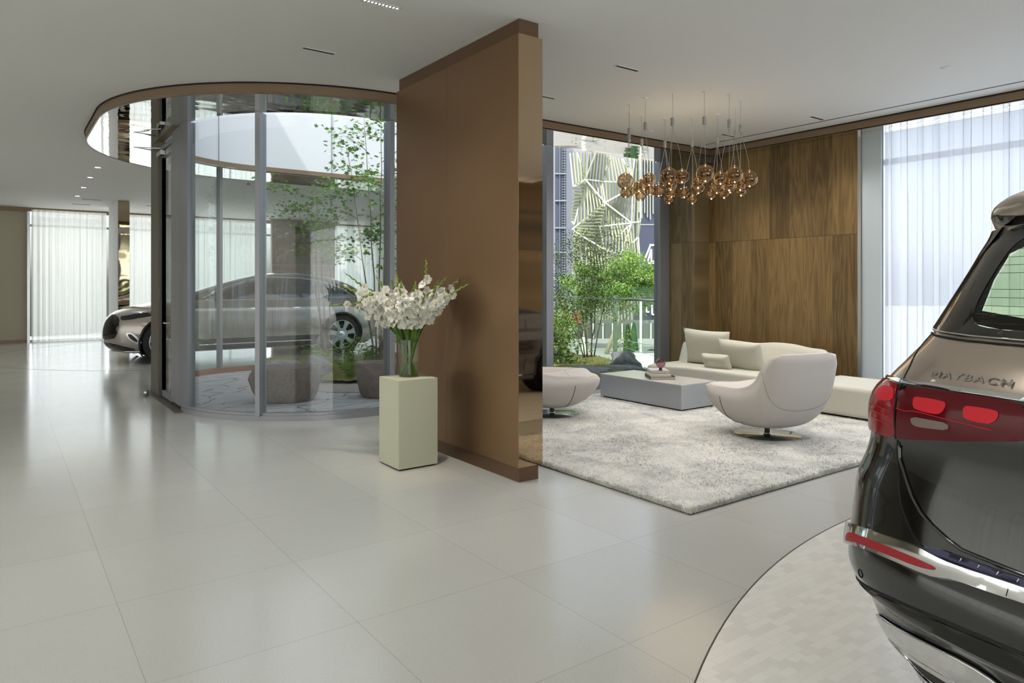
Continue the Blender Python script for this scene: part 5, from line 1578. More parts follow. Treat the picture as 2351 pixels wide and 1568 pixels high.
# ================================================================== CARS
def in_poly(p, poly):
    x, y = p; c = False; n = len(poly)
    for i in range(n):
        x1, y1 = poly[i]; x2, y2 = poly[(i + 1) % n]
        if (y1 > y) != (y2 > y) and x < (x2 - x1) * (y - y1) / (y2 - y1) + x1: c = not c
    return c
def smooth_poly(poly, it=2):
    for _ in range(it):
        q = []
        n = len(poly)
        for i in range(n):
            a = Vector(poly[i]); b = Vector(poly[(i + 1) % n])
            q += [tuple(a.lerp(b, 0.25)), tuple(a.lerp(b, 0.75))]
        poly = q
    return poly
class CarBody:
    """body described by horizontal outlines: x runs forward from the tail, y to the left, z up"""
    def __init__(s, WT, RT, FT, rear=(.07, .34, 3.2), front=(.14, .55, 2.6), k=1.0):
        s.WT, s.RT, s.FT, s.rear, s.front, s.k = WT, RT, FT, rear, front, k
        s.cache = {}
    def half(s, z):
        key = round(z, 3)
        if key in s.cache: return s.cache[key]
        z = key
        W = cr_interp(s.WT, z)[0]; R = cr_interp(s.RT, z)[0]; Fx = cr_interp(s.FT, z)[0]
        b, c, p = s.rear; bf, cf, pf = s.front
        L_ = Fx - R; kk = min(1, L_ / (b + c + bf + cf + 0.3))
        pts = []; nr, nsd, nf = 34, 56, 26
        for i in range(nr + 1):
            q = sin(pi / 2 * i / nr) ** (2 / p) if i else 0
            q = min(1, q)
            pts.append((R + kk * (b * q * q + c * (1 - max(0, 1 - q ** p) ** (1 / p))), W * q))
        xs, xe = R + kk * (b + c), Fx - kk * (bf + cf)
        for i in range(1, nsd):
            pts.append((xs + (xe - xs) * i / nsd, W))
        for i in range(nf, -1, -1):
            q = min(1, sin(pi / 2 * i / nf) ** (2 / pf)) if i else 0
            pts.append((Fx - kk * (bf * q * q + cf * (1 - max(0, 1 - q ** pf) ** (1 / pf))), W * q))
        S = [0.0]
        for i in range(1, len(pts)): S.append(S[-1] + math.hypot(pts[i][0] - pts[i - 1][0], pts[i][1] - pts[i - 1][1]))
        s.cache[key] = (pts, S)
        return s.cache[key]
    def _lerp(s, pts, arr, v):
        lo, hi = 0, len(arr) - 1
        if v <= arr[0]: return pts[0]
        if v >= arr[-1]: return pts[-1]
        while hi - lo > 1:
            m = (lo + hi) // 2
            if arr[m] <= v: lo = m
            else: hi = m
        f = (v - arr[lo]) / max(1e-9, arr[hi] - arr[lo])
        return (pts[lo][0] + (pts[hi][0] - pts[lo][0]) * f, pts[lo][1] + (pts[hi][1] - pts[lo][1]) * f)
    def rp(s, a, z, mode='rear', sgn=1):
        pts, S = s.half(z)
        if mode == 'rear': p = s._lerp(pts, S, abs(a)); sg = sgn * (1 if a >= 0 else -1)
        elif mode == 'front': p = s._lerp(pts, S, S[-1] - abs(a)); sg = sgn * (1 if a >= 0 else -1)
        else:
            xs = [q[0] for q in pts]; p = s._lerp(pts, xs, a); sg = sgn
        return Vector((p[0], p[1] * sg, z))
    def P(s, a, z, mode='rear', sgn=1, off=0.0):
        p = s.rp(a, z, mode, sgn)
        if off:
            e = 0.01
            d1 = s.rp(a + e, z, mode, sgn) - s.rp(a - e, z, mode, sgn); d2 = s.rp(a, z + e, mode, sgn) - s.rp(a, z - e, mode, sgn)
            n = d1.cross(d2)
            if n.length < 1e-9: n = Vector((0, 0, 1))
            n.normalize()
            o = p - Vector((2.6, 0, z * 0.6 + 0.3))
            if n.dot(Vector((o.x * 0.4, o.y, o.z * 0.2))) < 0: n = -n
            if mode == 'rear' and abs(a) < 0.9 and n.x > 0: n = -n
            p = p + n * off
        return p * s.k
    def shell(s, zs, name, mat, parent, holes=(), arches=(), cap_top=False, cap_bot=False):
        """holes: (mode, sgn, poly)"""
        vs = []; par = []
        for z in zs:
            pts, S = s.half(z)
            n = len(pts)
            for i, p in enumerate(pts): vs.append(Vector((p[0], p[1], z))); par.append((S[i], z, 1, S[-1] - S[i], p[0]))
            for i in range(n - 2, 0, -1): vs.append(Vector((pts[i][0], -pts[i][1], z))); par.append((S[i], z, -1, S[-1] - S[i], pts[i][0]))
        N = 2 * n - 2
        for i, v in enumerate(vs):
            for (wx, wz, ra) in arches:
                if abs(v.y) > 0.5:
                    dx, dz = v.x - wx, v.z - wz; d = math.hypot(dx, dz)
                    if abs(d - ra) < 0.032 and d > 0: v.x = wx + dx / d * ra; v.z = wz + dz / d * ra
        fs = []
        for j in range(len(zs) - 1):
            for i in range(N):
                f = (j * N + i, j * N + (i + 1) % N, (j + 1) * N + (i + 1) % N, (j + 1) * N + i)
                if arches and abs(vs[f[0]].y) > 0.5 and any(all(math.hypot(vs[q].x - wx, vs[q].z - wz) < ra + 0.002 for q in f) for (wx, wz, ra) in arches): continue
                c = [sum(par[q][m] for q in f) / 4 for m in range(5)]
                c[2] = par[f[0]][2] if i < N / 2 - 1 else -1
                skip = False
                for mode, sgn, poly in holes:
                    a = c[0] if mode == 'rear' else (c[3] if mode == 'front' else c[4])
                    if sgn != 0 and sgn != c[2]: continue
                    if in_poly((a, c[1]), poly): skip = True; break
                if not skip: fs.append(f)
        if cap_top: fs.append(tuple((len(zs) - 1) * N + i for i in range(N)))
        if cap_bot: fs.append(tuple(range(N))[::-1])
        m_ = MB(); m_.add([v * s.k for v in vs], fs, True)
        return m_.build(name, mat, parent, smooth=True)
    def patch(s, poly, name, mat, parent, mode='rear', sgn=1, off=0.004, th=0.0, hole=None, grid=0.02, sm=1, mirror=False):
        poly = smooth_poly(poly, sm) if sm else poly
        hl = (smooth_poly(hole, sm) if sm else hole) if hole else None
        xs = [p[0] for p in poly]; ys = [p[1] for p in poly]
        pts = [Vector(p) for p in poly]; ed = [(i, (i + 1) % len(poly)) for i in range(len(poly))]
        if hl:
            o = len(pts); pts += [Vector(p) for p in hl]; ed += [(o + i, o + (i + 1) % len(hl)) for i in range(len(hl))]
        gx = min(xs) + grid / 2
        while gx < max(xs):
            gy = min(ys) + grid / 2
            while gy < max(ys):
                if in_poly((gx, gy), poly) and not (hl and in_poly((gx, gy), hl)): pts.append(Vector((gx, gy)))
                gy += grid
            gx += grid
        r = delaunay_2d_cdt(pts, ed, [], 0, 1e-5)
        v2, f2 = r[0], r[2]
        keep = []
        for f in f2:
            c = (sum(v2[i][0] for i in f) / len(f), sum(v2[i][1] for i in f) / len(f))
            if in_poly(c, poly) and not (hl and in_poly(c, hl)): keep.append(tuple(f))
        def mk(sg, nm):
            v3 = [s.P(v[0], v[1], mode, sg, off) for v in v2]
            m_ = MB(); n = len(v3)
            if th:
                v3 = v3 + [s.P(v[0], v[1], mode, sg, off - th) for v in v2]
                fs = [tuple(f) for f in keep] + [tuple(i + n for i in f[::-1]) for f in keep]
                cnt = {}
                for f in keep:
                    for i in range(len(f)):
                        e = (f[i], f[(i + 1) % len(f)]); cnt[e] = 1
                for (a, b) in list(cnt):
                    if (b, a) not in cnt: fs.append((b, a, a + n, b + n))
                m_.add(v3, fs, False)
                return m_.build(nm, mat, parent, angle=40)
            m_.add(v3, keep, True)
            return m_.build(nm, mat, parent, smooth=True)
        o = mk(sgn, name)
        if mirror: mk(-sgn, name)
        return o
    def line(s, pts, name, mat, parent, r=0.003, mode='rear', sgn=1, off=0.001, mirror=False, n=6, closed=False, sub=6):
        dense = []
        m = len(pts)
        for i in range(m - 1 + (1 if closed else 0)):
            for q in range(sub):
                f = q / sub; a, b = pts[i], pts[(i + 1) % m]
                dense.append((a[0] + (b[0] - a[0]) * f, a[1] + (b[1] - a[1]) * f))
        if not closed: dense.append(pts[-1])
        for sg in ((sgn, -sgn) if mirror else (sgn,)):
            m_ = MB(); m_.tube([s.P(a, z, mode, sg, off) for a, z in dense], r, n, closed=closed)
            o = m_.build(name, mat, parent, smooth=True)
        return o

def car_wheel(parent, x, y, z, R, w, sgn, rimR, kind, mats, nsp=7):
    wh = empty('wheel', (x, y, z)); wh.parent = parent
    m_ = MB(); m_.lathe([(rimR * 0.98, -w / 2 + .01), (R - .03, -w / 2), (R - .008, -w / 2 + .02), (R, -w / 2 + .05), (R, w / 2 - .05), (R - .008, w / 2 - .02), (R - .03, w / 2), (rimR * 0.98, w / 2 - .01)], 56, axis='Y')
    m_.build('tyre', M['tyre'], wh, smooth=True)
    o = sgn * w / 2
    m_ = MB(); m_.lathe([(rimR, o * .92), (rimR * .97, o * .98), (rimR * .93, o * .9), (rimR * .90, -o * .6), (0.0001, -o * .6)], 56, axis='Y')
    m_.build('rim_barrel', mats[1], wh, smooth=True)
    m_ = MB(); m_.lathe([(rimR * 1.0, o * .90), (rimR * .985, o * 1.0), (rimR * .95, o * 1.0), (rimR * .94, o * .86)], 56, axis='Y')
    for k in range(nsp):
        a = 2 * pi * k / nsp + 0.2
        for r0, r1, h0, h1 in ((0.02, 0.50, 0.12, 0.12), (0.50, 0.80, 0.12, 0.15), (0.80, 0.96, 0.15, 0.22)):
            v = []
            for rr2, hh in ((r0, h0), (r1, h1)):
                for sd in (-1, 1):
                    aa = a + sd * hh / max(rr2, .3) * (1 if rr2 > .1 else .6)
                    for dy in (0.80, 0.97):
                        v.append((rimR * rr2 * cos(aa), o * dy, rimR * rr2 * sin(aa)))
            m_.add(v, [(0, 1, 3, 2), (4, 6, 7, 5), (1, 5, 7, 3), (0, 2, 6, 4), (0, 4, 5, 1), (2, 3, 7, 6)])
    m_.lathe([(rimR * .44, o * .975), (0.0001, o * .985)], 40, axis='Y')
    m_.build('rim', mats[0], wh)
    m_ = MB(); m_.lathe([(rimR * .24, o * .98), (rimR * .22, o * 1.03), (0.0001, o * 1.04)], 28, axis='Y'); m_.build('hub_cap', mats[2], wh)
    return wh

M['tyre'] = P('tyre_rubber', (24, 24, 25), 0.75, bump=0.2, bump_scale=80)
M['black_paint'] = P('black_car_paint', (10, 11, 14), 0.12, spec=0.6, coat=1.0, coat_rough=0.02)
M['champagne'] = P('champagne_car_paint', (172, 158, 146), 0.28, 0.55, coat=1.0, coat_rough=0.03, noise_amt=0.06, noise_scale=900)
M['gloss_black'] = P('gloss_black_trim', (9, 9, 10), 0.08, spec=0.6)
M['frit'] = P('dark_glass_border', (34, 33, 30), 0.05, spec=0.7)
M['car_glass'] = glass_mat('tinted_car_glass', (226, 238, 212), 1.2)
M['car_glass_dark'] = P('privacy_glass', (16, 20, 22), 0.04, spec=0.8)
M['cabin'] = P('dark_cabin', (30, 27, 25), 0.8)
M['seat_l'] = P('brown_seat_leather', (92, 78, 66), 0.6)
M['red_lens'] = P('dark_red_lens', (92, 12, 24), 0.05, spec=0.35)
M['red_lens_s'] = P('clear_red_lens', (140, 16, 30), 0.06, spec=0.5)
M['red_lamp'] = emit('bright_red_reflector', (206, 22, 40), 0.06)
M['red_refl'] = P('red_reflector', (160, 20, 34), 0.35, spec=0.7)
M['lamp_clear'] = P('reverse_lamp', (128, 112, 104), 0.25, spec=0.8)
M['badge'] = P('satin_badge_metal', (150, 150, 146), 0.4, 0.6)
M['navy_trim'] = P('dark_chrome_step', (58, 58, 78), 0.12, 0.9)
M['alu_wheel'] = P('machined_wheel', (196, 200, 204), 0.3, 0.9)

WTg = [(0.2, .90), (0.30, .945), (0.38, .955), (.44, .965), (.50, .99), (.54, 1.018), (.62, 1.024), (.84, 1.03), (.92, 1.0), (.99, .983), (1.04, .98), (1.10, .973), (1.14, .955), (1.18, .922), (1.26, .865), (1.34, .82), (1.45, .787), (1.6, .75), (1.70, .735), (1.75, .715), (1.79, .67), (1.82, .60), (1.845, .45), (1.86, .3)]
RTg = [(0.2, .20), (0.36, .08), (.47, .03), (.50, 0.0), (.62, 0.), (.70, .03), (.84, .06), (.99, .07), (1.10, .06), (1.18, .07), (1.26, .11), (1.34, .17), (1.45, .24), (1.6, .34), (1.69, .40), (1.72, .36), (1.76, .34), (1.80, .37), (1.83, .48), (1.86, .8)]
FTg = [(0.2, 5.0), (.4, 5.12), (.7, 5.20), (.9, 5.17), (1.0, 5.10), (1.05, 5.0), (1.10, 4.7), (1.15, 4.3), (1.20, 3.9), (1.26, 3.72), (1.4, 3.42), (1.6, 3.0), (1.72, 2.72), (1.80, 2.4), (1.86, 1.9)]
G = CarBody(WTg, RTg, FTg, rear=(.07, .34, 3.2), front=(.16, .55, 2.6))
gls = empty('luxury_suv', (2.06, 0.335, 0.0018), radians(-6.0), 'two tone black and champagne luxury suv at the right edge, seen from behind', 'car')
arc_g = [(1.14, .40, .44), (4.28, .40, .44)]
zl = [.2 + i * (1.19 - .2) / 44 for i in range(45)]
G.shell(zl, 'lower_body', M['black_paint'], gls, arches=arc_g, cap_bot=True)
GLASS_CLEAR = [(-.547, 1.655), (-.40, 1.665), (0, 1.668), (.40, 1.665), (0.547, 1.650), (0.572, 1.630), (0.592, 1.594), (0.609, 1.555), (0.622, 1.504), (0.630, 1.450), (0.632, 1.420), (0.626, 1.395), (0.610, 1.380), (0.575, 1.368), (0.49, 1.364), (0, 1.362), (-.49, 1.364), (-.61, 1.38), (-.632, 1.42), (-.592, 1.594)]
GLASS_SIDE = [(.66, 1.33), (.71, 1.62), (.90, 1.675), (2.72, 1.675), (3.12, 1.52), (3.45, 1.30)]
SHIELD = [(-.66, 1.26), (-.58, 1.62), (0, 1.66), (.58, 1.62), (.66, 1.26), (0, 1.25)]
zu = [1.19 + i * (1.80 - 1.19) / 40 for i in range(41)] + [1.80 + 0.06 * (1 - (1 - i / 10) ** 2) for i in range(1, 11)]
hole_r = [(abs(a), z) for a, z in GLASS_CLEAR if a >= 0] + [(-0.05, 1.362), (-0.05, 1.668)]
hole_r = [(-0.05, 1.668), (.40, 1.665), (0.547, 1.650), (0.572, 1.630), (0.592, 1.594), (0.609, 1.555), (0.622, 1.504), (0.630, 1.450), (0.632, 1.420), (0.626, 1.395), (0.610, 1.380), (0.575, 1.368), (0.49, 1.364), (-0.05, 1.362)]
shd = [(-.05, 1.66), (.56, 1.62), (.62, 1.27), (-.05, 1.26)]
G.shell(zu, 'upper_body', M['champagne'], gls, holes=[('rear', 0, [(a * 1.05 + .012, z + (.02 if z > 1.5 else -.012)) for a, z in hole_r]), ('side', 0, GLASS_SIDE), ('front', 0, shd)], cap_top=True)
outer = [(-.90, 1.345), (-.80, 1.50), (-.70, 1.63), (-.60, 1.69), (0, 1.70), (.60, 1.69), (.70, 1.63), (.80, 1.50), (.872, 1.345), (.60, 1.337), (0, 1.33), (-.60, 1.337)]
for sg in (1, -1):
    pass
def sym(poly): return [(a, z) for a, z in poly] + [(-a, z) for a, z in reversed(poly)]
half_o = [(0, 1.335), (.60, 1.338), (.80, 1.343), (.885, 1.347), (.850, 1.42), (.803, 1.50), (.753, 1.57), (.705, 1.63), (.62, 1.685), (.50, 1.70), (0, 1.70)]
half_i = [(0, 1.364), (0.49, 1.366), (0.575, 1.370), (0.607, 1.382), (0.622, 1.40), (0.627, 1.43), (0.622, 1.48), (0.608, 1.54), (0.59, 1.594), (0.568, 1.63), (0.53, 1.652), (.40, 1.662), (0, 1.666)]
so = half_o + [(-a, z) for a, z in reversed(half_o[1:-1])]
si = half_i + [(-a, z) for a, z in reversed(half_i[1:-1])]
G.patch(so, 'rear_glass_border', M['frit'], gls, off=0.006, th=0.004, hole=si, sm=1)
G.patch(si, 'rear_window', M['car_glass'], gls, off=0.004, sm=1, grid=0.04)
# pillar cover between glass and body side
G.patch([(.855, 1.350), (1.06, 1.36), (1.06, 1.50), (1.04, 1.60), (.97, 1.665), (.80, 1.69), (.66, 1.692), (.70, 1.635), (.735, 1.575), (.780, 1.50), (.822, 1.42)], 'pillar_trim', M['gloss_black'], gls, off=0.010, th=0.008, mirror=True, sm=0)
G.patch([(0, 1.72), (.60, 1.715), (.72, 1.735), (.70, 1.70), (.6, 1.69), (0, 1.70)], 'spoiler_underside', M['gloss_black'], gls, off=0.004, mirror=True)
G.line([(0, 1.338), (.6, 1.341), (.86, 1.348)], 'glass_seal', M['chrome'], gls, r=0.0025, off=0.009, mirror=True)
G.line([(0, 1.326), (.6, 1.329), (.872, 1.336)], 'glass_seal', M['rubber'], gls, r=0.004, off=0.002, mirror=True)
# heating wires in the rear window
m_ = MB()
for i in range(11):
    z = 1.385 + i * 0.025; am = [q for q in half_i if abs(q[1] - z) < 0.03]; am = max(q[0] for q in am) if am else .5
    m_.tube([G.P(-am * .985 + am * 1.97 * j / 30, z, 'rear', 1, 0.002) for j in range(31)], 0.0008, 4)
o = m_.build('heating_wires', P('heating_wire', (70, 46, 36), 0.6), gls)
# small etched marks low in the corner of the glass
etch = P('etched_mark', (70, 74, 62), 0.6)
m_ = MB()
for (ca, cz, rr3) in ((.545, 1.408, .0055), (.575, 1.402, .006), (.578, 1.385, .005)):
    m_.tube([G.P(ca + rr3 * cos(t), cz + rr3 * .9 * sin(t), 'rear', 1, 0.0065) for t in [2 * pi * i / 16 for i in range(16)]], 0.0005, 4, closed=True)
for t in (pi / 2, pi * 7 / 6, pi * 11 / 6):
    m_.tube([G.P(.545, 1.408, 'rear', 1, 0.0065), G.P(.545 + .0055 * cos(t), 1.408 + .005 * sin(t), 'rear', 1, 0.0065)], 0.0005, 4)
for z, a0, a1 in ((1.404, .562, .53), (1.400, .562, .534), (1.388, .568, .538), (1.384, .568, .542), (1.377, .572, .545)):
    n_ = int((a0 - a1) / .004)
    for i in range(n_):
        m_.tube([G.P(a0 - i * .004, z, 'rear', 1, 0.0065), G.P(a0 - i * .004 - .0026, z, 'rear', 1, 0.0065)], 0.0006, 4)
m_.build('etched_mark', etch, gls)
# light units
G.patch([(1.10, 1.150), (1.05, 1.168), (.96, 1.176), (.802, 1.180), (.797, 1.165), (.782, 1.10), (.784, 1.03), (.792, 1.012), (.866, 1.004), (1.00, 1.0), (1.08, .998), (1.12, 1.01), (1.13, 1.08)], 'tail_light', M['red_lens_s'], gls, off=0.010, th=0.012, mirror=True)
tl = G.patch([(.788, 1.176), (.553, 1.186), (.40, 1.186), (.368, 1.170), (.356, 1.13), (.362, 1.095), (.385, 1.086), (.51, 1.062), (.65, 1.035), (.781, 1.011), (.778, 1.04), (.770, 1.10)], 'tail_light_inner', M['red_lens'], gls, off=0.010, th=0.012, mirror=True)
for nm, pl_, mt in (('lamp', [(0.707, 1.150), (0.689, 1.155), (0.60, 1.157), (0.588, 1.150), (0.592, 1.136), (0.603, 1.122), (0.622, 1.116), (0.686, 1.117), (0.704, 1.124)], M['red_lamp']),
                    ('lamp', [(0.534, 1.153), (0.51, 1.157), (0.445, 1.157), (0.434, 1.150), (0.437, 1.136), (0.448, 1.124), (0.465, 1.117), (0.522, 1.119), (0.533, 1.128)], M['red_lamp']),
                    ('reverse_lamp', [(0.709, 1.095), (0.64, 1.098), (0.576, 1.099), (0.577, 1.079), (0.64, 1.073), (0.685, 1.069), (0.708, 1.074)], M['lamp_clear']),
                    ('side_lamp', [(0.915, 1.132), (0.90, 1.155), (0.86, 1.162), (0.812, 1.163), (0.798, 1.15), (0.796, 1.128), (0.843, 1.118), (0.89, 1.120)], M['red_lamp'])):
    G.patch(pl_, nm, mt, gls, off=0.0125, th=0.002, mirror=True, grid=0.012)
m_l = M['red_lamp']
G.line([(.775, 1.108), (.735, 1.106), (.70, 1.112), (.66, 1.112), (.45, 1.104)], 'light_bar', m_l, gls, r=0.0012, off=0.0115, mirror=True)
for z in (1.095, 1.075, 1.052):
    G.line([(.80, z), (.93, z + .004)], 'light_bar', m_l, gls, r=0.0012, off=0.0115, mirror=True)
G.line([(.786, 1.180), (.783, 1.01)], 'light_joint', M['rubber'], gls, r=0.003, off=0.008, mirror=True)
G.patch([(0, 1.203), (.38, 1.203), (.556, 1.200), (.793, 1.193), (.792, 1.181), (.553, 1.188), (.38, 1.188), (0, 1.190)], 'chrome_strip', M['chrome'], gls, off=0.011, th=0.010, sm=0, mirror=True)
G.patch([(.80, 1.193), (.95, 1.187), (1.03, 1.178), (1.02, 1.170), (.94, 1.180), (.80, 1.182)], 'chrome_strip', M['chrome'], gls, off=0.009, th=0.008, sm=0, mirror=True)
# tailgate gap and lower recess
G.line([(.868, 1.33), (.835, 1.28), (.806, 1.235), (.797, 1.185)], 'tailgate_gap', M['rubber'], gls, r=0.0028, off=0.0, mirror=True)
G.line([(.785, 1.005), (.786, .96), (.768, .908), (.76, .86), (.742, .81), (.712, .77), (.68, .738), (.645, .718)], 'tailgate_gap', M['rubber'], gls, r=0.0035, off=0.0, mirror=True)
G.patch([(.780, 1.0), (.784, .95), (.764, .90), (.755, .86), (.738, .81), (.708, .77), (.676, .738), (.645, .722), (.582, .737), (.36, .737), (0, .737), (0, .745), (.36, .745), (.526, .752), (.575, .768), (.625, .79), (.665, .815), (.70, .85), (.735, .90), (.765, .95), (.773, 1.0)], 'tailgate_edge', M['gloss_black'], gls, off=0.003, th=0.004, sm=1, mirror=True, grid=0.015)
G.line([(.773, .99), (.768, .95), (.738, .90), (.703, .85), (.668, .815), (.628, .79), (.577, .768), (.53, .753), (.36, .745), (0, .745)], 'tailgate_lip', M['black_paint'], gls, r=0.005, off=0.003, mirror=True)
# bumper chrome with the red reflector and step plate
G.patch([(1.12, .632), (1.09, .655), (1.02, .672), (.935, .688), (.874, .70), (.747, .712), (.648, .718), (.60, .712), (.539, .709), (.362, .717), (0, .72), (0, .68), (.356, .679), (.412, .675), (.531, .671), (.575, .660), (.607, .654), (.756, .650), (.885, .638), (1.02, .607), (1.08, .592), (1.12, .592), (1.135, .610)], 'bumper_chrome', M['chrome'], gls, off=0.016, th=0.018, sm=1, mirror=True, grid=0.015)
G.patch([(.985, .634), (.975, .650), (.94, .662), (.90, .668), (.834, .676), (.687, .685), (.600, .684), (.585, .680), (.592, .672), (.64, .664), (.774, .658), (.897, .645), (.95, .632), (.975, .626)], 'red_reflector', M['red_refl'], gls, off=0.0185, th=0.003, mirror=True, grid=0.012)
G.patch([(.645, .721), (.582, .735), (.475, .735), (.363, .736), (0, .737), (0, .722), (.362, .719), (.539, .711), (.61, .713)], 'step_plate', M['navy_trim'], gls, off=0.012, th=0.012, sm=0, mirror=True, grid=0.015)
for a in (.52, .47, .42, .37, .32):
    G.line([(a, .733), (a + .004, .723)], 'step_rib', M['chrome'], gls, r=0.0015, off=0.0125, mirror=True, sub=3)
G.line([(.39, .7), (.392, .68)], 'chrome_joint', M['rubber'], gls, r=0.001, off=0.0165, mirror=True, sub=3)
# lower bumper edge, sensor, diffuser and tail pipes
G.line([(1.25, .49), (1.05, .497), (.959, .503), (.762, .532), (.574, .549), (.425, .556), (.2, .56), (0, .56)], 'bumper_gap', M['rubber'], gls, r=0.006, off=-0.001, mirror=True)
G.patch([(1.12, .485), (1.05, .49), (.959, .496), (.762, .524), (.574, .541), (.425, .548), (0, .552), (0, .25), (.80, .25), (.93, .33), (1.05, .42), (1.10, .45)], 'diffuser', M['gloss_black'], gls, off=0.004, th=0.004, sm=0, mirror=True)
for sg in (1, -1):
    p = G.P(.90, .548, 'rear', sg, 0.001)
    m_ = MB(); m_.tube([G.P(.90 + .013 * cos(a), .548 + .013 * sin(a), 'rear', sg, 0.001) for a in [2 * pi * i / 20 for i in range(20)]], 0.0012, 5, closed=True)
    m_.build('parking_sensor', M['rubber'], gls)
EO = [(.950, .345), (.942, .374), (.91, .389), (.86, .404), (.78, .416), (.635, .436), (.51, .444), (.43, .428), (.385, .39), (.36, .33), (.36, .21), (.42, .185), (.80, .180), (.87, .205), (.92, .24), (.945, .275), (.955, .31)]
EI = [(.895, .300), (.885, .318), (.86, .324), (.74, .338), (.62, .350), (.47, .352), (.43, .33), (.43, .25), (.46, .235), (.80, .205), (.86, .225), (.89, .26)]
G.patch(EO, 'exhaust_surround', M['chrome'], gls, off=0.014, th=0.03, hole=EI, mirror=True, grid=0.015)
EI2 = [(.883, .296), (.87, .308), (.74, .326), (.62, .338), (.48, .340), (.445, .325), (.445, .26), (.47, .245), (.80, .218), (.85, .235), (.875, .262)]
EI3 = [(.85, .285), (.84, .290), (.74, .305), (.62, .315), (.50, .317), (.475, .30), (.475, .272), (.50, .262), (.79, .24), (.83, .252)]
G.line(smooth_poly(EO, 1), 'exhaust_rim', M['chrome'], gls, r=0.006, off=0.010, mirror=True, closed=True, sub=2, n=8)
G.line(smooth_poly(EI, 1), 'exhaust_rim', M['chrome'], gls, r=0.004, off=0.013, mirror=True, closed=True, sub=2, n=8)
G.patch(EI2, 'exhaust_pipe', M['chrome'], gls, off=0.009, th=0.02, hole=EI3, mirror=True, grid=0.015)
G.patch(EI, 'exhaust_inside', M['rubber'], gls, off=0.0055, mirror=True, grid=0.03)
# lettering on the tailgate
fc = bpy.data.curves.new('model_lettering', 'FONT')
fc.body = 'MAYBACH'; fc.size = 0.030; fc.extrude = 0.0012; fc.bevel_depth = 0.0002; fc.space_character = 1.22
fo = bpy.data.objects.new('model_lettering', fc); COL.objects.link(fo); fo.parent = gls
fc.materials.append(M['badge'])
bpy.context.view_layer.update()
wtxt = fo.dimensions.x
p0 = G.P(.680, 1.2165, 'rear', 1, 0.0035); p1 = G.P(.425, 1.2205, 'rear', 1, 0.0035)
ex = (p1 - p0); sxl = ex.length / max(.01, wtxt); ex.normalize()
pu = G.P(.55, 1.26, 'rear', 1, 0.0035) - G.P(.55, 1.20, 'rear', 1, 0.0035); ez = ex.cross(pu).normalized(); ey = ez.cross(ex)
mt = Matrix((ex, ey, ez)).transposed().to_4x4()
fo.matrix_basis = Matrix.Translation(p0 + ez * 0.004) @ mt @ Matrix.Diagonal((sxl, 1, 1, 1))
bpy.context.view_layer.update()
fm = bpy.data.meshes.new_from_object(fo.evaluated_get(bpy.context.evaluated_depsgraph_get()))
fmat = fo.matrix_basis.copy(); bpy.data.objects.remove(fo)
fo = bpy.data.objects.new('model_lettering', fm); COL.objects.link(fo); fo.parent = gls; fo.matrix_basis = fmat
# windows, doors and the rest of the car (seen in the polished end of the bronze wall)
for sg in (1, -1):
    for pl_ in ([(.72, 1.33), (.78, 1.58), (.95, 1.66), (1.75, 1.67), (1.75, 1.32)], [(1.80, 1.33), (1.80, 1.66), (2.45, 1.66), (2.50, 1.32)], [(2.56, 1.32), (2.52, 1.65), (2.62, 1.64), (3.05, 1.49), (3.36, 1.31)]):
        G.patch(pl_, 'side_window', M['car_glass'], gls, mode='side', sgn=sg, off=0.0, sm=1, grid=0.06)
    G.patch([(.60, 1.28), (.60, 1.66), (.9, 1.72), (2.8, 1.72), (3.22, 1.55), (3.62, 1.25)], 'window_frame', M['gloss_black'], gls, mode='side', sgn=sg, off=0.003, th=0.012, sm=1, grid=0.06, hole=[(.70, 1.345), (.75, 1.60), (.95, 1.655), (2.68, 1.655), (3.07, 1.50), (3.38, 1.32)])
    G.line([(.98, 1.31), (3.42, 1.285)], 'belt_chrome', M['chrome'], gls, r=0.008, mode='side', sgn=sg)
    G.line([(1.77, .35), (1.77, 1.15)], 'door_gap', M['rubber'], gls, r=0.003, mode='side', sgn=sg, off=0)
    G.line([(2.53, .30), (2.53, 1.19)], 'door_gap', M['rubber'], gls, r=0.003, mode='side', sgn=sg, off=0)
    G.line([(3.62, .30), (3.62, 1.19)], 'door_gap', M['rubber'], gls, r=0.003, mode='side', sgn=sg, off=0)
    G.line([(1.6, .28), (3.8, .28)], 'sill_chrome', M['chrome'], gls, r=0.014, mode='side', sgn=sg)
    m_ = MB(); m_.box(3.25, 3.42, sg * .97 - .11, sg * .97 + .11, 1.20, 1.34); mo = m_.build('door_mirror', M['champagne'], gls, bevel=0.035, seg=4)
    m_ = MB(); m_.box(3.30, 3.38, min(sg * .80, sg * .90), max(sg * .80, sg * .90), 1.22, 1.25); m_.build('mirror_arm', M['gloss_black'], gls)
    for hx_ in (1.95, 2.75):
        m_ = MB(); m_.beam((hx_, sg * 1.03, 1.06), (hx_ + .22, sg * 1.03, 1.06), 0.02, 0.02); m_.build('door_handle', M['chrome'], gls, bevel=0.004)
    for wx in (1.14, 4.28):
        car_wheel(gls, wx, sg * .89, .40, .40, .27, sg, .295, 0, (M['alu_wheel'], M['gloss_black'], M['chrome']))
        m_ = MB(); m_.lathe([(.45, -.20), (.45, .14)], 40, (wx, sg * .80, .40), 'Y'); m_.build('wheel_housing', M['rubber'], gls)
        m_ = MB(); m_.tube([(wx + .445 * cos(a), sg * (cr_interp(WTg, max(.25, .40 + .445 * sin(a)))[0] + .004), .40 + .445 * sin(a)) for a in [radians(-18 + 216 * i / 40) for i in range(41)]], 0.014, 8); m_.build('arch_trim', M['black_paint'], gls)
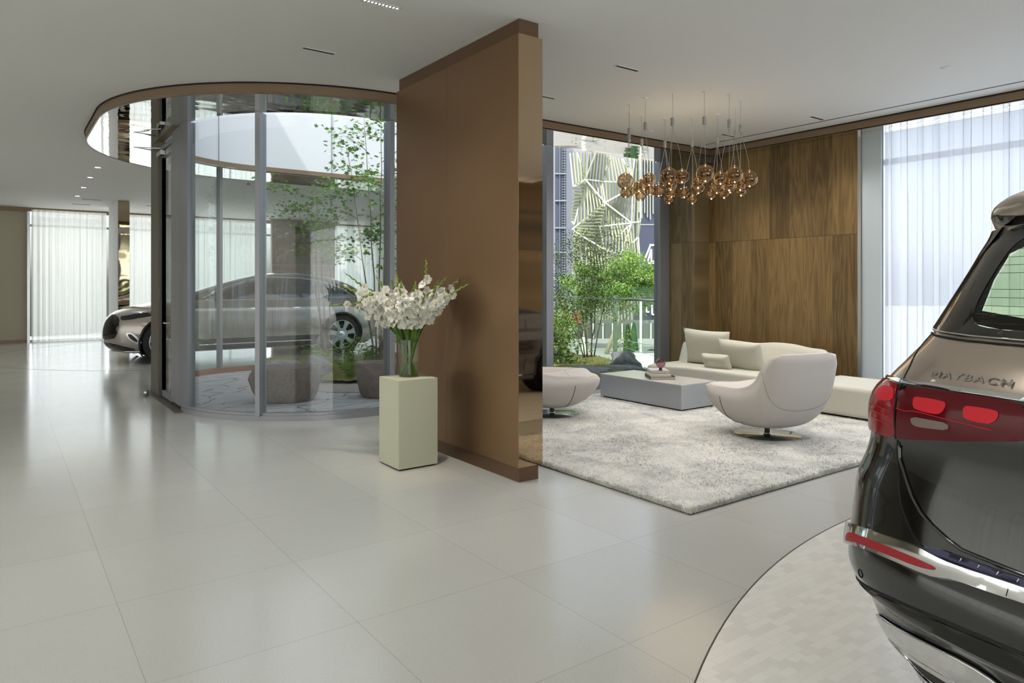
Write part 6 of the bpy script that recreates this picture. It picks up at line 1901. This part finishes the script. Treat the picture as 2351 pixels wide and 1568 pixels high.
G.patch(sym([(0, 1.655), (.55, 1.62), (.62, 1.265), (0, 1.255)]), 'windscreen', M['car_glass'], gls, mode='front', sm=1, off=0.0, grid=0.06)
G.patch(sym([(0, .92), (.42, .90), (.40, .55), (0, .5)]), 'grille', M['chrome'], gls, mode='front', sm=1, off=0.008, th=0.008, grid=0.04)
G.patch([(.55, .95), (.95, .95), (1.0, .80), (.60, .78)], 'headlight', M['lamp_clear'], gls, mode='front', sm=1, off=0.004, mirror=True, grid=0.04)
m_ = MB(); m_.box(.35, 4.9, -.84, .84, .3, .62); m_.build('cabin_floor', M['cabin'], gls)
m_ = MB()
m_.box(3.25, 3.75, -.74, .74, .62, 1.19); m_.build('dashboard', M['cabin'], gls, bevel=0.05)
for xb, ws in ((.95, (-.42, 0, .42)), (1.85, (-.42, .42)), (2.75, (-.42, .42))):
    for yb in ws:
        se = MB(); se.box(xb, xb + .14, yb - .22, yb + .22, .62, 1.26 if xb < 1 else 1.32, Matrix.Translation((xb, 0, .62)) @ Matrix.Rotation(radians(-12), 4, 'Y') @ Matrix.Translation((-xb, 0, -.62)))
        se.box(xb + .1, xb + .6, yb - .23, yb + .23, .62, .80)
        se.build('seat', M['seat_l'], gls, bevel=0.05, seg=3)
        se = MB(); se.box(xb - .17, xb - .07, yb - .13, yb + .13, 1.30 if xb < 1 else 1.36, 1.46 if xb < 1 else 1.56); se.build('headrest', M['seat_l'], gls, bevel=0.04, seg=3)
for sg in (1, -1):
    m_ = MB(); m_.tube([(1.0, sg * .60, 1.84), (1.1, sg * .62, 1.885), (2.3, sg * .62, 1.90), (2.6, sg * .6, 1.85)], 0.016, 8); m_.build('roof_rail', M['chrome'], gls)

# ---- silver electric suv beyond the courtyard
WTe = [(.18, .86), (.3, .93), (.45, .97), (.7, .98), (.85, .965), (.95, .94), (1.02, .90), (1.08, .86), (1.2, .82), (1.35, .76), (1.5, .68), (1.57, .60), (1.61, .45), (1.63, .3)]
RTe = [(.18, .2), (.3, .06), (.5, 0.0), (.75, .02), (.95, .08), (1.08, .16), (1.2, .28), (1.35, .50), (1.5, .88), (1.57, 1.2), (1.61, 1.55), (1.63, 1.8)]
FTe = [(.18, 4.95), (.28, 5.08), (.45, 5.125), (.65, 5.11), (.80, 5.04), (.90, 4.92), (.97, 4.72), (1.03, 4.42), (1.09, 4.08), (1.14, 3.92), (1.25, 3.62), (1.4, 3.16), (1.5, 2.80), (1.57, 2.5), (1.61, 2.2), (1.63, 2.0)]
Q = CarBody(WTe, RTe, FTe, rear=(.10, .42, 2.6), front=(.22, .62, 2.4), k=1.095)
eq = empty('electric_suv', (7.24, 15.82, 0.0), radians(180), 'silver electric suv beyond the courtyard, its nose showing left of the glass door post', 'car')
M['silver'] = P('warm_silver_paint', (176, 168, 162), 0.25, 0.6, coat=1.0, coat_rough=0.03)
arc_e = [(1.04, .385, .43), (4.25, .385, .43)]
ze = [.18 + i * (1.10 - .18) / 46 for i in range(47)]
Q.shell(ze, 'lower_body', M['silver'], eq, arches=arc_e, cap_bot=True)
ze2 = [1.10 + i * (1.57 - 1.10) / 26 for i in range(27)] + [1.57 + .06 * (1 - (1 - i / 8) ** 2) for i in range(1, 9)]
SW = [(.75, 1.18), (1.0, 1.33), (1.45, 1.47), (2.0, 1.52), (2.5, 1.50), (3.05, 1.36), (3.5, 1.16), (3.55, 1.11), (2.0, 1.12), (.8, 1.14)]
Q.shell(ze2, 'upper_body', P('dark_silver_roof', (96, 94, 92), 0.2, 0.6, coat=1.0), eq, cap_top=True)
for sg in (1, -1):
    for pl_ in ([(.80, 1.16), (1.05, 1.31), (1.42, 1.43), (1.42, 1.14)], [(1.50, 1.14), (1.50, 1.46), (2.0, 1.50), (2.38, 1.49), (2.38, 1.12)], [(2.46, 1.12), (2.46, 1.48), (2.95, 1.37), (3.45, 1.16), (3.48, 1.115)]):
        Q.patch(pl_, 'side_window', M['car_glass_dark'], eq, mode='side', sgn=sg, off=0.004, sm=1, grid=0.06)
    Q.line([(.72, 1.135), (.95, 1.30), (1.3, 1.43), (1.8, 1.515), (2.3, 1.525), (2.75, 1.46), (3.2, 1.31), (3.6, 1.13)], 'window_chrome', M['chrome'], eq, r=0.010, mode='side', sgn=sg, off=0.006)
    Q.line([(.72, 1.13), (2.0, 1.10), (3.6, 1.10)], 'belt_chrome', M['chrome'], eq, r=0.006, mode='side', sgn=sg, off=0.004)
    for x in (1.62, 2.42, 3.5):
        Q.line([(x, .38), (x, 1.09)], 'door_gap', M['rubber'], eq, r=0.0035, mode='side', sgn=sg, off=0)
    Q.line([(1.55, .30), (3.72, .30)], 'sill_chrome', M['chrome'], eq, r=0.016, mode='side', sgn=sg, off=0.01)
    Q.patch([(1.5, .40), (3.75, .40), (3.72, .2), (1.55, .2)], 'side_skirt', M['gloss_black'], eq, mode='side', sgn=sg, off=0.004, sm=0, grid=0.08)
    for hx_ in (1.8, 2.6):
        Q.patch([(hx_, .93), (hx_ + .22, .93), (hx_ + .22, .955), (hx_, .955)], 'door_handle', M['chrome'], eq, mode='side', sgn=sg, off=0.004, sm=1, grid=0.03)
    Q.patch([(.50, .84), (.80, .90), (1.25, .935), (1.50, .93), (1.42, .885), (1.1, .83), (.75, .765), (.60, .76)], 'headlight', M['car_glass_dark'], eq, mode='front', sgn=sg, off=0.006, th=0.006, sm=1, grid=0.04)
    Q.line([(.55, .835), (.85, .885), (1.25, .92), (1.47, .925)], 'headlight_bar', M['chrome'], eq, r=0.005, mode='front', sgn=sg, off=0.010)
    Q.patch([(.78, .55), (.92, .55), (1.02, .46), (1.06, .37), (.98, .35), (.86, .42)], 'air_vent', M['chrome'], eq, mode='front', sgn=sg, off=0.010, th=0.010, sm=1, grid=0.03, hole=[(.83, .53), (.90, .53), (.98, .45), (1.0, .39), (.95, .40), (.87, .45)])
    Q.patch([(.83, .53), (.90, .53), (.98, .45), (1.0, .39), (.95, .40), (.87, .45)], 'air_vent_mesh', M['gloss_black'], eq, mode='front', sgn=sg, off=0.003, sm=1, grid=0.03)
    mo = MB(); mo.box(3.32 * 1.095, 3.50 * 1.095, sg * 1.04 - .12, sg * 1.04 + .12, 1.13 * 1.095, 1.26 * 1.095); mo.build('door_mirror', M['gloss_black'], eq, bevel=0.045, seg=4)
    mo = MB(); mo.beam((3.42 * 1.095, sg * .86, 1.17), (3.42 * 1.095, sg * 1.0, 1.26), .05, .03); mo.build('mirror_arm', M['gloss_black'], eq)
    for wx in (1.04, 4.25):
        car_wheel(eq, wx * 1.095, sg * .94, .42, .42, .28, sg, .315, 0, (M['alu_wheel'], M['gloss_black'], M['chrome']), 7)
        m_ = MB(); m_.lathe([(.475, -.2), (.475, .12)], 40, (wx * 1.095, sg * .86, .42), 'Y'); m_.build('wheel_housing', M['rubber'], eq)
        m_ = MB(); m_.tube([(wx * 1.095 + .472 * cos(a), sg * 1.095 * (cr_interp(WTe, max(.2, (.42 + .472 * sin(a)) / 1.095))[0] + .002), .42 + .472 * sin(a)) for a in [radians(-20 + 220 * i / 40) for i in range(41)]], 0.022, 8); m_.build('arch_trim', M['gloss_black'], eq)
Q.patch(sym([(0, .86), (.40, .84), (.62, .74), (.60, .46), (.35, .42), (0, .42)]), 'grille_panel', M['gloss_black'], eq, mode='front', sm=1, off=0.008, th=0.008, grid=0.05)
Q.patch(sym([(0, .36), (.50, .36), (.85, .28), (.80, .22), (0, .24)]), 'lower_intake', M['gloss_black'], eq, mode='front', sm=1, off=0.006, grid=0.05)
Q.line([(-1.25, .235), (-.8, .22), (0, .215), (.8, .22), (1.25, .235)], 'front_chrome', M['chrome'], eq, r=0.012, mode='front', off=0.012)
Q.patch(sym([(0, 1.58), (.42, 1.52), (.62, 1.14), (0, 1.13)]), 'windscreen', M['car_glass_dark'], eq, mode='front', sm=1, off=0.004, grid=0.08)
